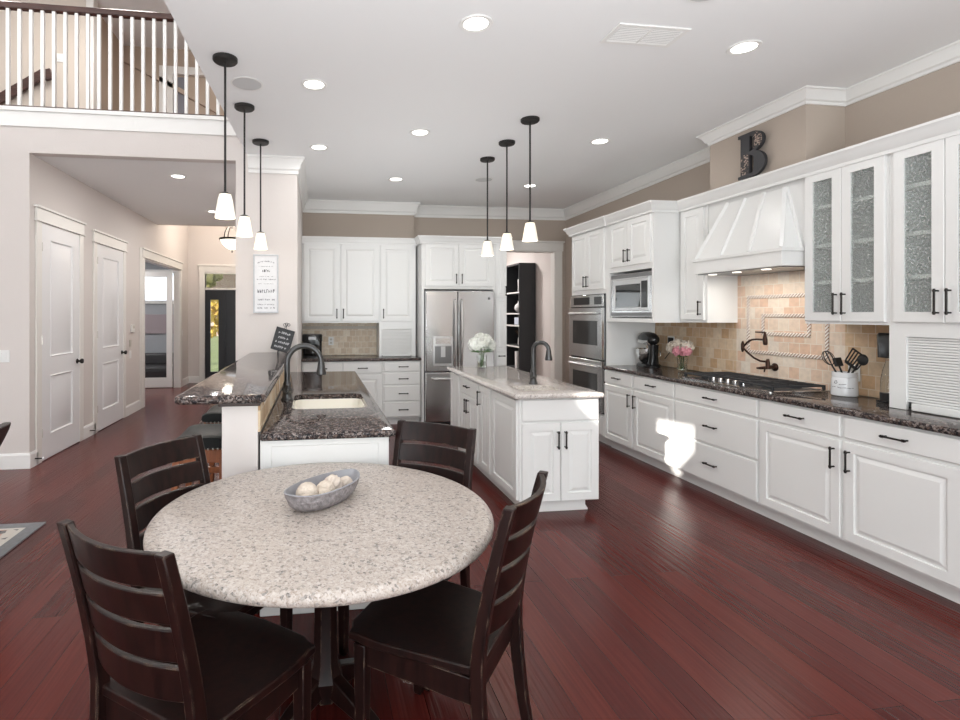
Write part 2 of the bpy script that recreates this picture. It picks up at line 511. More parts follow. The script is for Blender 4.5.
def letter_inlay():
    m, nt, p = new_mat('mosaic_inlay')
    tc = nt.nodes.new('ShaderNodeTexCoord')
    v = nt.nodes.new('ShaderNodeTexVoronoi')
    v.inputs['Scale'].default_value = 60
    nt.links.new(tc.outputs['Object'], v.inputs['Vector'])
    r = ramp(nt, [(0.0, (0.42, 0.33, 0.27, 1)), (0.30, (0.30, 0.22, 0.18, 1)), (0.45, (0.03, 0.026, 0.026, 1))], 'CONSTANT')
    nt.links.new(v.outputs['Distance'], r.inputs['Fac'])
    nt.links.new(r.outputs['Color'], p.inputs['Base Color'])
    p.inputs['Roughness'].default_value = 0.5
    return m
M['inlay'] = letter_inlay()

def rope_mat():
    m, nt, p = new_mat('rope_border_tile')
    tc = nt.nodes.new('ShaderNodeTexCoord')
    s = nt.nodes.new('ShaderNodeSeparateXYZ')
    nt.links.new(tc.outputs['Object'], s.inputs[0])
    a = nt.nodes.new('ShaderNodeMath')
    a.operation = 'ADD'
    nt.links.new(s.outputs['Y'], a.inputs[0])
    nt.links.new(s.outputs['Z'], a.inputs[1])
    k = nt.nodes.new('ShaderNodeMath')
    k.operation = 'MULTIPLY'
    k.inputs[1].default_value = 1 / 0.028
    nt.links.new(a.outputs[0], k.inputs[0])
    f = nt.nodes.new('ShaderNodeMath')
    f.operation = 'FRACT'
    nt.links.new(k.outputs[0], f.inputs[0])
    r = ramp(nt, [(0.0, srgb(238, 231, 223)), (0.54, srgb(238, 231, 223)), (0.62, srgb(150, 112, 92)), (0.92, srgb(150, 112, 92)), (1.0, srgb(238, 231, 223))])
    nt.links.new(f.outputs[0], r.inputs['Fac'])
    nt.links.new(r.outputs['Color'], p.inputs['Base Color'])
    p.inputs['Roughness'].default_value = 0.5
    return m
M['rope'] = rope_mat()

def rug_mat():
    m, nt, p = new_mat('grey_patterned_rug')
    tc = nt.nodes.new('ShaderNodeTexCoord')
    v = nt.nodes.new('ShaderNodeTexVoronoi')
    v.inputs['Scale'].default_value = 22
    nt.links.new(tc.outputs['Object'], v.inputs['Vector'])
    s = nt.nodes.new('ShaderNodeSeparateColor')
    nt.links.new(v.outputs['Color'], s.inputs['Color'])
    r = ramp(nt, [(0, srgb(205, 198, 190)), (0.45, srgb(120, 116, 116)), (0.65, srgb(186, 150, 138)), (0.8, srgb(80, 78, 82))], 'CONSTANT')
    nt.links.new(s.outputs['Red'], r.inputs['Fac'])
    nt.links.new(r.outputs['Color'], p.inputs['Base Color'])
    p.inputs['Roughness'].default_value = 0.95
    return m
M['rug'] = rug_mat()
M['rug_border'] = plain('grey_rug_border', srgb(128, 128, 130), 0.95, nz=0.25, nscale=40)
M['rug_line'] = plain('cream_rug_line', srgb(205, 200, 192), 0.95)

# ------------------------------------------------------------ mesh helpers
class MB:
    def __init__(s):
        s.v, s.f = [], []
    def add(s, vs, fs):
        n = len(s.v)
        s.v += [tuple(p) for p in vs]
        s.f += [tuple(i + n for i in q) for q in fs]
        return s
    def box(s, x0, x1, y0, y1, z0, z1):
        vs = [(x0, y0, z0), (x1, y0, z0), (x1, y1, z0), (x0, y1, z0), (x0, y0, z1), (x1, y0, z1), (x1, y1, z1), (x0, y1, z1)]
        return s.add(vs, [(0, 3, 2, 1), (4, 5, 6, 7), (0, 1, 5, 4), (1, 2, 6, 5), (2, 3, 7, 6), (3, 0, 4, 7)])
    def rings(s, rings, cap0=True, cap1=True, close=True):
        n = len(rings[0])
        vs = [p for r in rings for p in r]
        fs = []
        for i in range(len(rings) - 1):
            for j in range(n if close else n - 1):
                k = (j + 1) % n
                fs.append((i * n + j, i * n + k, (i + 1) * n + k, (i + 1) * n + j))
        if cap0:
            fs.append(tuple(range(n - 1, -1, -1)))
        if cap1:
            fs.append(tuple((len(rings) - 1) * n + j for j in range(n)))
        return s.add(vs, fs)
    def prism(s, poly, axis, a, b):
        def p3(u, w, t):
            return {'z': (u, w, t), 'y': (u, t, w), 'x': (t, u, w)}[axis]
        return s.rings([[p3(u, w, a) for u, w in poly], [p3(u, w, b) for u, w in poly]])
    def lathe(s, prof, n=24, c=(0, 0, 0), cap0=True, cap1=True):
        rs = []
        for r, z in prof:
            rs.append([(c[0] + r * math.cos(2 * PI * j / n), c[1] + r * math.sin(2 * PI * j / n), c[2] + z) for j in range(n)])
        return s.rings(rs, cap0, cap1)
    def tube(s, pts, r, n=10, caps=True):
        pts = [Vector(p) for p in pts]
        rr = r if isinstance(r, (list, tuple)) else [r] * len(pts)
        rs = []
        up = None
        for i, p in enumerate(pts):
            t = (pts[min(i + 1, len(pts) - 1)] - pts[max(i - 1, 0)]).normalized()
            if up is None:
                up = Vector((0, 0, 1)) if abs(t.z) < 0.9 else Vector((1, 0, 0))
            a = t.cross(up).normalized()
            b = a.cross(t).normalized()
            up = b
            rs.append([tuple(p + (a * math.cos(2 * PI * j / n) + b * math.sin(2 * PI * j / n)) * rr[i]) for j in range(n)])
        return s.rings(rs, caps, caps)
    def sphere(s, c, r, n=16, m=10, sz=1.0, sx=1.0, sy=1.0):
        rs = []
        for i in range(m + 1):
            a = -PI / 2 + PI * i / m
            rad = max(math.cos(a), 0.001) * r
            rs.append([(c[0] + sx * rad * math.cos(2 * PI * j / n), c[1] + sy * rad * math.sin(2 * PI * j / n), c[2] + sz * r * math.sin(a)) for j in range(n)])
        return s.rings(rs)
    def bar(s, p, q, w, h):
        """rectangular bar from p to q; w across horizontally, h the other way"""
        p, q = Vector(p), Vector(q)
        t = (q - p).normalized()
        up = Vector((0, 0, 1)) if abs(t.z) < 0.95 else Vector((0, 1, 0))
        a = t.cross(up).normalized() * (w / 2)
        b = a.normalized().cross(t).normalized() * (h / 2)
        return s.rings([[tuple(e + a + b), tuple(e - a + b), tuple(e - a - b), tuple(e + a - b)] for e in (p, q)])
    def build(s, name, mat, parent=None, loc=(0, 0, 0), rz=0.0, bevel=0.0, smooth=35, seg=2, rot=None):
        me = bpy.data.meshes.new(name)
        me.from_pydata(s.v, [], s.f)
        bm = bmesh.new()
        bm.from_mesh(me)
        bmesh.ops.recalc_face_normals(bm, faces=bm.faces)
        bm.to_mesh(me)
        bm.free()
        if smooth:
            me.polygons.foreach_set('use_smooth', [True] * len(me.polygons))
            me.set_sharp_from_angle(angle=R(smooth))
        me.materials.append(mat)
        o = bpy.data.objects.new(name, me)
        C.objects.link(o)
        o.location = loc
        o.rotation_euler = rot if rot else (0, 0, rz)
        if parent:
            o.parent = parent
        if bevel > 0:
            b = o.modifiers.new('bevel', 'BEVEL')
            b.width = bevel
            b.segments = seg
            b.limit_method = 'ANGLE'
            b.angle_limit = R(40)
        return o

def tag(o, label, cat, group=None, kind=None):
    o['label'] = label
    o['category'] = cat
    if group:
        o['group'] = group
    if kind:
        o['kind'] = kind
    return o

def thing(name, label, cat, loc=(0, 0, 0), rz=0.0, group=None, kind=None):
    o = bpy.data.objects.new(name, None)
    o.empty_display_size = 0.1
    C.objects.link(o)
    o.location = loc
    o.rotation_euler = (0, 0, rz)
    return tag(o, label, cat, group, kind)

def struct(o, label, cat):
    return tag(o, label, cat, kind='structure')

def dup(root, loc=None, rz=None, label=None):
    r = root.copy()
    C.objects.link(r)
    if loc is not None:
        r.location = loc
    if rz is not None:
        r.rotation_euler = (0, 0, rz)
    if label:
        r['label'] = label
    for ch in list(root.children):
        c = ch.copy()
        C.objects.link(c)
        c.parent = r
        for g in list(ch.children):
            d = g.copy()
            C.objects.link(d)
            d.parent = c
    return r

def sweep(path, prof, closed=False, prof_at=None):
    """profile (d, z): d to the right of the walking direction"""
    mb = MB()
    n = len(path)
    rs = []
    for i in range(n):
        ns = []
        if i > 0 or closed:
            a, b = path[i - 1], path[i]
            l = math.hypot(b[0] - a[0], b[1] - a[1])
            ns.append(((b[1] - a[1]) / l, -(b[0] - a[0]) / l))
        if i < n - 1 or closed:
            a, b = path[i], path[(i + 1) % n]
            l = math.hypot(b[0] - a[0], b[1] - a[1])
            ns.append(((b[1] - a[1]) / l, -(b[0] - a[0]) / l))
        if len(ns) == 2:
            k = 1 + ns[0][0] * ns[1][0] + ns[0][1] * ns[1][1]
            m = ((ns[0][0] + ns[1][0]) / k, (ns[0][1] + ns[1][1]) / k)
        else:
            m = ns[0]
        rs.append([(path[i][0] + m[0] * d, path[i][1] + m[1] * d, z) for d, z in (prof_at[i] if prof_at else prof)])
    if closed:
        rs.append(rs[0])
        mb.rings(rs, False, False)
    else:
        mb.rings(rs)
    return mb

def rrect(x0, x1, y0, y1, r, k=4, z=0.0):
    out = []
    r = max(r, 0.0005)
    for cx, cy, a0 in ((x1 - r, y1 - r, 0), (x0 + r, y1 - r, 90), (x0 + r, y0 + r, 180), (x1 - r, y0 + r, 270)):
        for i in range(k + 1):
            a = R(a0 + 90 * i / k)
            out.append((cx + r * math.cos(a), cy + r * math.sin(a), z))
    return out

def slab(x0, x1, y0, y1, z0, z1, r=0.02, edge=0.014, hole=None, hole_r=0.05):
    """stone slab with a rounded edge and, if asked, a cut-out"""
    mb = MB()
    k = 5
    rings = []
    h = (z1 - z0) / 2
    prof = []
    for i in range(7):
        a = -PI / 2 + PI * i / 6
        prof.append((edge * (1 - math.cos(a)), (z0 + z1) / 2 + h * math.sin(a)))
    for ins, z in prof:
        rings.append(rrect(x0 + ins, x1 - ins, y0 + ins, y1 - ins, max(r - ins, 0.002), k, z))
    if hole:
        hx0, hx1, hy0, hy1 = hole
        ht = rrect(hx0, hx1, hy0, hy1, hole_r, k, z1)
        hb = rrect(hx0, hx1, hy0, hy1, hole_r, k, z0)
        allr = [hb] + rings + [ht, hb]
        mb.rings(allr, False, False)
    else:
        mb.rings(rings)
    return mb

def panel_mb(w, h, t, panels=(), prof=None, ox=0.0, oz=0.0, edge=0.003):
    """slab w x h x t with its face at y=-t; panels = rectangles that get the ring profile [(inset, depth)]"""
    mb = MB()
    X = sorted({0.0, w} | {p[0] for p in panels} | {p[1] for p in panels})
    Z = sorted({0.0, h} | {p[2] for p in panels} | {p[3] for p in panels})
    e = edge
    def ex(x):
        return x + e if x == 0 else (x - e if x == w else x)
    def ez(z):
        return z + e if z == 0 else (z - e if z == h else z)
    for i in range(len(X) - 1):
        for j in range(len(Z) - 1):
            a, b, c, d = X[i], X[i + 1], Z[j], Z[j + 1]
            hit = [p for p in panels if abs(p[0] - a) < 1e-6 and abs(p[1] - b) < 1e-6 and abs(p[2] - c) < 1e-6 and abs(p[3] - d) < 1e-6]
            if hit:
                if prof is None:
                    continue
                rs = []
                for ins, dep in [(0, 0)] + prof:
                    rs.append([(ox + a + ins, -t + dep, oz + c + ins), (ox + b - ins, -t + dep, oz + c + ins), (ox + b - ins, -t + dep, oz + d - ins), (ox + a + ins, -t + dep, oz + d - ins)])
                mb.rings(rs, False, True)
            else:
                mb.add([(ox + ex(a), -t, oz + ez(c)), (ox + ex(b), -t, oz + ez(c)), (ox + ex(b), -t, oz + ez(d)), (ox + ex(a), -t, oz + ez(d))], [(0, 1, 2, 3)])
    def ringz(y, k):
        return [(ox + k, y, oz + k), (ox + w - k, y, oz + k), (ox + w - k, y, oz + h - k), (ox + k, y, oz + h - k)]
    mb.rings([ringz(0, 0), ringz(-t + e, 0), ringz(-t, e)], prof is not None, False)
    if prof is None:      # open frame: rims of the openings and the back face
        for (a, b, c, d) in panels:
            mb.rings([[(ox + a, y, oz + c), (ox + b, y, oz + c), (ox + b, y, oz + d), (ox + a, y, oz + d)] for y in (-t, 0)], False, False)
        for i in range(len(X) - 1):
            for j in range(len(Z) - 1):
                a, b, c, d = X[i], X[i + 1], Z[j], Z[j + 1]
                if not any(abs(p[0] - a) < 1e-6 and abs(p[2] - c) < 1e-6 for p in panels):
                    mb.add([(ox + a, 0, oz + c), (ox + a, 0, oz + d), (ox + b, 0, oz + d), (ox + b, 0, oz + c)], [(0, 1, 2, 3)])
    return mb

RAISED = [(0.002, 0.012), (0.011, 0.012), (0.036, 0.001)]
RAISED_S = [(0.003, 0.010), (0.009, 0.010), (0.026, 0.0015)]

def pull_mb(length, vertical, x, z, y):
    """bar pull standing off the face plane y (outwards is -y)"""
    mb = MB()
    h = length / 2
    yo = y - 0.030
    def P(t, yy):
        return (x, yy, z + t) if vertical else (x + t, yy, z)
    mb.tube([P(-h, yo), P(h, yo)], 0.0058, 10)
    for s in (-1, 1):
        e = s * (h - 0.012)
        mb.tube([P(e, y), P(e, yo)], 0.0050, 8)
        mb.tube([P(e - 0.006, yo), P(e + 0.006, yo)], 0.0085, 10)
    return mb

def add_front(parent, kind, x0, x1, z0, z1, y, handle=None, mat=None, hl=0.135, handle_mat=None):
    """door / drawer on the face plane y of a cabinet; front looks towards -y"""
    mat = mat or M['cab']
    w, h, t = x1 - x0, z1 - z0, 0.020
    if kind == 'door':
        fr = min(0.058, w * 0.22)
        mb = panel_mb(w, h, t, [(fr, w - fr, fr, h - fr)], RAISED if w > 0.25 else RAISED_S)
        o = mb.build('door', mat, parent, (x0, y, z0), smooth=20)
    elif kind == 'panel':
        fr = min(0.058, w * 0.22)
        mb = panel_mb(w, h, t, [(fr, w - fr, fr, h - fr)], RAISED)
        o = mb.build('side_panel', mat, parent, (x0, y, z0), smooth=20)
    elif kind == 'drawer':
        mb = panel_mb(w, h, t, edge=0.005)
        o = mb.build('drawer', mat, parent, (x0, y, z0), smooth=20)
    elif kind == 'glass':
        fr = 0.062
        mb = panel_mb(w, h, t, [(fr, w - fr, fr, h - fr)], None)
        o = mb.build('door', mat, parent, (x0, y, z0), smooth=20)
        o['label'] = 'white door frame with a seeded glass pane'
        g = MB().box(fr - 0.004, w - fr + 0.004, -0.012, -0.008, fr - 0.004, h - fr + 0.004).build('glass_pane', M['seeded'], o, smooth=0)
    if handle:
        hx, hz, d = handle
        hh = pull_mb(hl, d == 'v', hx - x0, hz - z0, -t).build('handle', handle_mat or M['bronze'], o)
        if kind != 'drawer':
            hh['label'] = 'dark bronze bar handle'
    return o

def base_body(parent, w, d, toe=0.076, z1=0.875, label=None):
    mb = MB()
    mb.box(0, w, -d, -0.001, 0.10, z1)
    o = mb.build('body', M['cab'], parent, bevel=0.0015)
    MB().box(0.0, w, -d + toe, -0.01, 0.0, 0.10).build('toe_kick', M['trim'], parent)
    return o

# ============================================================ THE ROOM
WX = 3.86           # right wall
CE = lambda y: -0.79 + 0.0307 * (y - 2.854)     # edge of the kitchen ceiling
CZ = 3.14
SW = -0.205         # kitchen side of the pillar
HX = -2.79          # hall wall
AY = 5.63           # wall with the balcony above the hall opening

struct(MB().box(-7.1, 4.3, -3.7, 12.3, -0.06, 0.0).build('floor', M['floor'], smooth=0), 'dark cherry red plank floor running away from the camera', 'floor')
struct(MB().prism([(CE(-3.6), -3.6), (WX + 0.1, -3.6), (WX + 0.1, 8.0), (CE(5.63), 8.0), (CE(5.63), AY)], 'z', CZ, CZ + 0.12).build('ceiling', M['ceil'], smooth=0), 'flat white kitchen ceiling with recessed lights', 'ceiling')
struct(MB().box(HX - 0.1, SW - 0.02, AY + 0.11, 9.79, 3.09, 3.40).build('ceiling', M['ceil'], smooth=0), 'hall ceiling under the loft', 'ceiling')
struct(MB().box(HX - 0.1, -0.8, 9.79, 12.3, 4.6, 4.7).build('ceiling', M['ceil'], smooth=0), 'high foyer ceiling by the front door', 'ceiling')
struct(MB().box(HX, -0.83, 9.79, 9.89, 3.09, 4.6).build('wall_bulkhead', M['wall'], smooth=0), 'wall above the end of the hall ceiling', 'wall')
struct(MB().box(-7.1, CE(-3.6), -3.7, 9.9, 6.0, 6.1).build('ceiling', M['ceil'], smooth=0), 'high great room ceiling', 'ceiling')
mb = MB().prism([(CE(-3.6), -3.6), (CE(-3.6) + 0.1, -3.6), (CE(AY) + 0.1, AY), (CE(AY), AY)], 'z', CZ + 0.12, 6.0)
struct(mb.build('wall_upper', M['wall'], smooth=0), 'great room wall above the edge of the kitchen ceiling', 'wall')

# arch wall: pier, header
mb = MB().box(-7.1, HX, AY, AY + 0.12, 0, 3.34).box(HX, -0.83, AY, AY + 0.12, 3.09, 3.34).box(-0.83, CE(AY), AY, AY + 0.12, CZ, 3.34)
struct(mb.build('wall_balcony', M['wall'], smooth=0), 'pale beige wall with the hall opening under the balcony', 'wall')
struct(MB().box(-0.83, SW, AY, 7.85, 0, CZ).build('wall_pillar', M['wall'], smooth=0), 'beige wall end where the raised bar stops', 'wall')
struct(MB().box(-7.1, CE(AY), AY - 0.02, AY + 0.12, 3.34, 3.525).box(-7.1, CE(AY), AY - 0.045, AY - 0.02, 3.485, 3.525).build('trim_1', M['trim'], bevel=0.004), 'white band along the foot of the balcony', 'trim')

# hall wall with doors and study opening
o1, o2 = 9.10, 11.40
mb = MB().box(HX - 0.12, HX, AY + 0.12, o1, 0, 3.09).box(HX - 0.12, HX, o1, 9.79, 2.42, 3.09).box(HX - 0.12, HX, 9.79, o2, 2.42, 4.6).box(HX - 0.12, HX, o2, 12.2, 0, 4.6)
struct(mb.build('wall_hall', M['wall'], smooth=0), 'hall wall with two closed doors and the study opening', 'wall')
CASE = M['casing']
def side_casing(name, y0, y1, ztop, label, cw=0.10):
    """flat casing on the hall wall, with a head board and cap"""
    mb = MB()
    x = HX
    mb.box(x, x + 0.018, y0 - cw, y0, 0, ztop).box(x, x + 0.018, y1, y1 + cw, 0, ztop)
    mb.box(x, x + 0.022, y0 - cw - 0.01, y1 + cw + 0.01, ztop + 0.012, ztop + 0.135)
    mb.box(x, x + 0.034, y0 - cw - 0.025, y1 + cw + 0.025, ztop, ztop + 0.014)
    mb.box(x, x + 0.042, y0 - cw - 0.03, y1 + cw + 0.03, ztop + 0.135, ztop + 0.158)
    return mb

def interior_door(n, y0, y1, zt, label, hinge_side, swing_stop):
    t = thing('door_%d' % n, label, 'door', (HX, y0, 0), kind='structure')
    w = y1 - y0
    leaf_w = w
    fr = 0.16
    mb = panel_mb(leaf_w, zt, 0.012, [(fr + 0.02, leaf_w - fr - 0.02, 0.24, 0.86), (fr + 0.02, leaf_w - fr - 0.02, 1.05, zt - 0.15)],
                  [(0.008, -0.006), (0.020, 0.010), (0.036, 0.010), (0.070, 0.0)])
    # local x along +Y world, face to +X
    lf = mb.build('leaf', M['door'], t, (0, 0, 0.008), rz=PI / 2, smooth=20)
    c = side_casing('casing', y0, y1, zt + 0.015, '')
    c.v = [(x - HX, y - y0, z) for x, y, z in c.v]
    c.build('casing', M['casing'], t, bevel=0.003)
    kx = leaf_w - 0.07
    k = MB()
    k.lathe([(0.026, 0), (0.030, 0.004), (0.026, 0.010), (0.012, 0.014), (0.011, 0.032), (0.022, 0.040), (0.030, 0.055), (0.026, 0.068), (0.008, 0.072)], 16)
    kk = k.build('knob', M['bronze'], t, (0.012, kx, 0.96), rot=(0, R(90), 0))
    kk['label'] = 'dark bronze door knob'
    for hz in (0.25, 1.2, 2.15):
        MB().tube([(0.016, 0.004, hz), (0.016, 0.004, hz + 0.09)], 0.008, 8).build('hinge', M['nail'], t)
    return t
interior_door(1, 5.835, 6.71, 2.43, 'white two-panel door nearest the balcony wall corner', 0, 0)
interior_door(2, 7.21, 8.14, 2.40, 'white two-panel door further down the hall, before the thermostat', 0, 0)

c = side_casing('casing', o1, o2, 2.42, '')
t = thing('door_3', 'cased study opening with a glazed white door standing open', 'door', (HX, 0, 0), kind='structure')
c.v = [(x - HX, y, z) for x, y, z in c.v]
c.box(0, 0.012, o1 - 0.22, o1 - 0.10, 0, 2.57)
c.build('casing', M['casing'], t, bevel=0.003)
MB().box(-0.125, 0.0, o1 - 0.001, o1 + 0.018, 0, 2.42).box(-0.125, 0, o2 - 0.018, o2 + 0.001, 0, 2.42).box(-0.125, 0, o1 + 0.018, o2 - 0.018, 2.40, 2.421).build('jamb', M['casing'], t, bevel=0.002)
lf = panel_mb(0.92, 2.36, 0.04, [(0.11, 0.81, 0.20, 2.25)], None).build('leaf', M['trim'], t, (-1.06, o2 - 0.025, 0.012), smooth=20)
MB().box(0.105, 0.815, -0.024, -0.018, 0.195, 2.255).build('glass_pane', M['pane'], lf, smooth=0)

# study behind
struct(MB().box(-6.2, -6.1, 8.0, 13.2, 0, 3.0).box(-6.1, HX - 0.12, 13.1, 13.2, 0, 3.0).box(-6.1, HX - 0.12, 8.0, 8.1, 0, 3.0).build('wall_study', M['study_grey'], smooth=0), 'grey study walls seen through the open glazed door', 'wall')
struct(MB().box(-6.2, HX - 0.12, 8.0, 13.2, 3.0, 3.1).build('ceiling', M['ceil'], smooth=0), 'study ceiling', 'ceiling')
struct(MB().box(-6.2, HX - 0.12, 12.3, 13.2, -0.06, 0).build('floor', M['floor'], smooth=0), 'study floor', 'floor')
wt = thing('window_1', 'bright study window seen through the glazed door', 'window', (-3.7, 13.1, 0), kind='structure')
MB().box(-0.55, 0.45, -0.05, 0.0, 1.75, 2.55).build('window_frame', M['trim'], wt, bevel=0.004)
MB().box(-0.47, 0.37, -0.054, -0.049, 1.83, 2.47).build('pane', plain('lit_study_window', (0.8, 0.85, 0.9, 1), 0.2, emit=(0.85, 0.92, 1.0, 1), es=1.6), wt)
st = thing('sofa', 'black sofa low behind the glazed study door', 'sofa', (-3.9, 12.45, 0))
MB().box(-0.9, 0.9, -0.35, 0.35, 0.06, 0.36).build('seat', M['black'], st, bevel=0.04)
MB().box(-0.9, 0.9, 0.22, 0.40, 0.36, 0.62).build('backrest', M['black'], st, bevel=0.05)
tag(MB().box(-4.9, -3.1, 13.06, 13.099, 1.05, 1.5).build('wall_panel', M['study_pink'], bevel=0.004), 'dull pink panel on the study wall under the window', 'panel')

# front wall of the foyer with black door
FY = 12.1
mb = MB().box(HX - 0.12, -2.44, FY, FY + 0.15, 0, 4.6).box(-2.44, -1.10, FY, FY + 0.15, 2.44, 4.6).box(-1.10, -0.7, FY, FY + 0.15, 0, 4.6)
struct(mb.build('wall_front', M['wall'], smooth=0), 'foyer wall around the black front door', 'wall')
struct(MB().box(-0.83, -0.73, 7.85, FY + 0.1, 0, 4.6).build('wall_foyer', M['wall'], smooth=0), 'right hand wall of hall and foyer', 'wall')
fd = thing('door_4', 'black front door with a narrow glass light and a transom above', 'door', (-2.44, FY, 0), kind='structure')
MB().box(-0.115, 0.0, -0.02, 0.15, 0, 2.44).box(1.34, 1.455, -0.02, 0.15, 0, 2.44).box(-0.13, 1.47, -0.02, 0.0, 2.44, 2.56).box(-0.15, 1.49, -0.04, 0.0, 2.56, 2.60).box(0, 1.34, -0.01, 0.15, 2.04, 2.085).box(0, 1.34, -0.005, 0.15, 2.40, 2.44).build('casing', M['casing'], fd, bevel=0.003)
df = panel_mb(1.34, 2.035, 0.05, [(0.11, 0.285, 0.23, 1.82)], None).build('leaf', M['black_door'], fd, (0, 0.07, 0.005), smooth=20)
MB().box(0.105, 0.29, -0.03, -0.024, 0.225, 1.825).build('glass_pane', M['pane'], df, smooth=0)
MB().box(0.40, 0.43, -0.06, -0.05, 0.05, 2.0).build('edge_moulding', M['black_door'], df)
MB().box(0, 1.34, 0.06, 0.066, 2.085, 2.40).build('transom_pane', M['pane'], fd, smooth=0)

# outdoors beyond the front door
struct(MB().box(-40, 30, 12.4, 70, -0.12, -0.10).build('lawn', M['grass'], smooth=0), 'green front lawn beyond the door', 'lawn')
struct(MB().box(-3.2, -0.8, 12.26, 14.5, -0.10, -0.02).build('porch', M['pave'], smooth=0), 'pale front porch slab', 'porch')
def blob_tree(x, y, h, r, m, label, seed):
    rnd = random.Random(seed)
    t = thing('tree', label, 'tree', (x, y, -0.10), group=None)
    mb = MB()
    for i in range(30):
        a, e = rnd.uniform(0, 2 * PI), rnd.uniform(-0.9, 1)
        rr = r * rnd.uniform(0.13, 0.26)
        mb.sphere((r * 0.65 * math.cos(a), r * 0.65 * math.sin(a), h + e * r * 0.7), rr, 9, 6)
    for i in range(len(mb.v)):
        v = Vector(mb.v[i])
        mb.v[i] = tuple(v + Vector((rnd.uniform(-1, 1), rnd.uniform(-1, 1), rnd.uniform(-1, 1))) * 0.09 * r)
    mb.build('crown', m, t, smooth=0)
    MB().tube([(0, 0, 0), (0.05, 0, h * 0.6), (0, 0.05, h)], [r * 0.09, r * 0.07, r * 0.03], 8).build('trunk', M['bark'], t)
blob_tree(-4.7, 22.5, 1.5, 1.2, M['autumn'], 'yellow autumn tree seen through the narrow door light', 3)
blob_tree(-6.6, 30, 4.4, 1.7, M['olive'], 'olive brown tree seen through the transom', 4)
blob_tree(-4.0, 17.5, 0.5, 0.55, M['autumn'], 'low yellow bush beyond the porch', 5)
ht = thing('house', 'pale brick house across the street seen through the door light', 'house', (-7.5, 40, -0.1))
MB().box(-5, 6, 0, 6, 0, 3.2).build('wall', M['brick'], ht)
MB().prism([(-5.5, 3.2), (6.5, 3.2), (0.5, 6.2)], 'y', -0.3, 6.3).build('roof', M['bark'], ht)

# kitchen walls
struct(MB().box(WX, WX + 0.1, -3.6, 7.95, 0, CZ).build('wall_right', M['wall_tan'], smooth=0), 'tan wall above the right cabinets', 'wall')
for (a, b, c_, z_, lab) in ((SW, 1.42, 7.70, 0, 'tan back wall above the coffee maker cabinets'), (1.42, 2.60, 7.85, 0, 'tan back wall above the refrigerator'), (2.60, 3.684, 7.85, 2.49, 'tan wall strip above the pantry doorway'), (3.684, WX, 7.85, 0, 'tan wall strip between pantry doorway and right wall')):
    struct(MB().box(a, b, c_, 7.95, z_, CZ).build('wall_back', M['wall_tan'], smooth=0), lab, 'wall')
dcas = MB().box(3.684, 3.795, 7.825, 7.85, 0, 2.50).box(2.50, 3.81, 7.820, 7.85, 2.49, 2.62).box(2.49, 3.83, 7.808, 7.85, 2.62, 2.645)
dcas.box(3.666, 3.684, 7.83, 7.97, 0, 2.49).box(2.6, 3.666, 7.83, 7.97, 2.475, 2.49)
struct(dcas.build('trim_2', M['casing'], bevel=0.003), 'cream casing around the pantry doorway', 'trim')
struct(MB().box(3.79, 3.89, 7.95, 10.9, 0, 3.1).box(1.4, 3.9, 10.8, 10.9, 0, 3.1).box(1.3, 1.4, 7.95, 10.9, 0, 3.1).build('wall_pantry', M['wall_light'], smooth=0), 'pale walls of the room beyond the pantry doorway', 'wall')
struct(MB().box(1.3, 3.9, 7.95, 10.9, 3.1, 3.2).build('ceiling', M['ceil'], smooth=0), 'ceiling of the room beyond the doorway', 'ceiling')
# chase above the hood
CH0, CH1, CHX = 3.41, 4.36, 3.53
struct(MB().box(CHX, WX, CH0, CH1, 2.54, CZ).build('wall_chase', M['wall_tan'], smooth=0), 'boxed tan chase above the range hood', 'wall')

def crown_prof(h, d, top):
    return [(0, top - h), (0.012, top - h), (0.014, top - h * 0.80), (0.03, top - h * 0.72), (d * 0.55, top - h * 0.42), (d * 0.80, top - h * 0.22), (d * 0.86, top - h * 0.16), (d, top - h * 0.12), (d, top), (0, top)]
path = [(CE(AY) + 0.002, AY), (SW, AY), (SW, 7.70), (1.42, 7.70), (1.42, 7.85), (WX, 7.85), (WX, CH1), (CHX, CH1), (CHX, CH0), (WX, CH0), (WX, -3.6)]
hts = [0.17, 0.17, 0.175, 0.175, 0.175, 0.165, 0.115, 0.105, 0.10, 0.10, 0.10]
struct(sweep(path, None, prof_at=[crown_prof(h_, 0.078, CZ) for h_ in hts]).build('trim_3', M['trim'], smooth=25), 'white crown moulding around the kitchen ceiling', 'trim')

# baseboards
def bbprof(h=0.15):
    return [(0, 0), (0.018, 0), (0.018, h - 0.02), (0.010, h), (0, h)]
struct(sweep([(-6.9, AY), (HX, AY), (HX, 5.76)], bbprof()).build('baseboard_left', M['trim'], smooth=20), 'white baseboard on the balcony wall by the hall corner', 'baseboard')
struct(sweep([(HX, 6.81), (HX, 7.16)], bbprof()).build('baseboard_hall', M['trim'], smooth=20), 'white baseboard between the two hall doors', 'baseboard')
struct(sweep([(HX, 8.23), (HX, o1 - 0.22)], bbprof()).build('baseboard_hall', M['trim'], smooth=20), 'white baseboard under the thermostat', 'baseboard')
struct(sweep([(HX, o2 + 0.11), (HX, FY), (-2.56, FY)], bbprof()).build('baseboard_foyer', M['trim'], smooth=20), 'white baseboard in the foyer corner', 'baseboard')

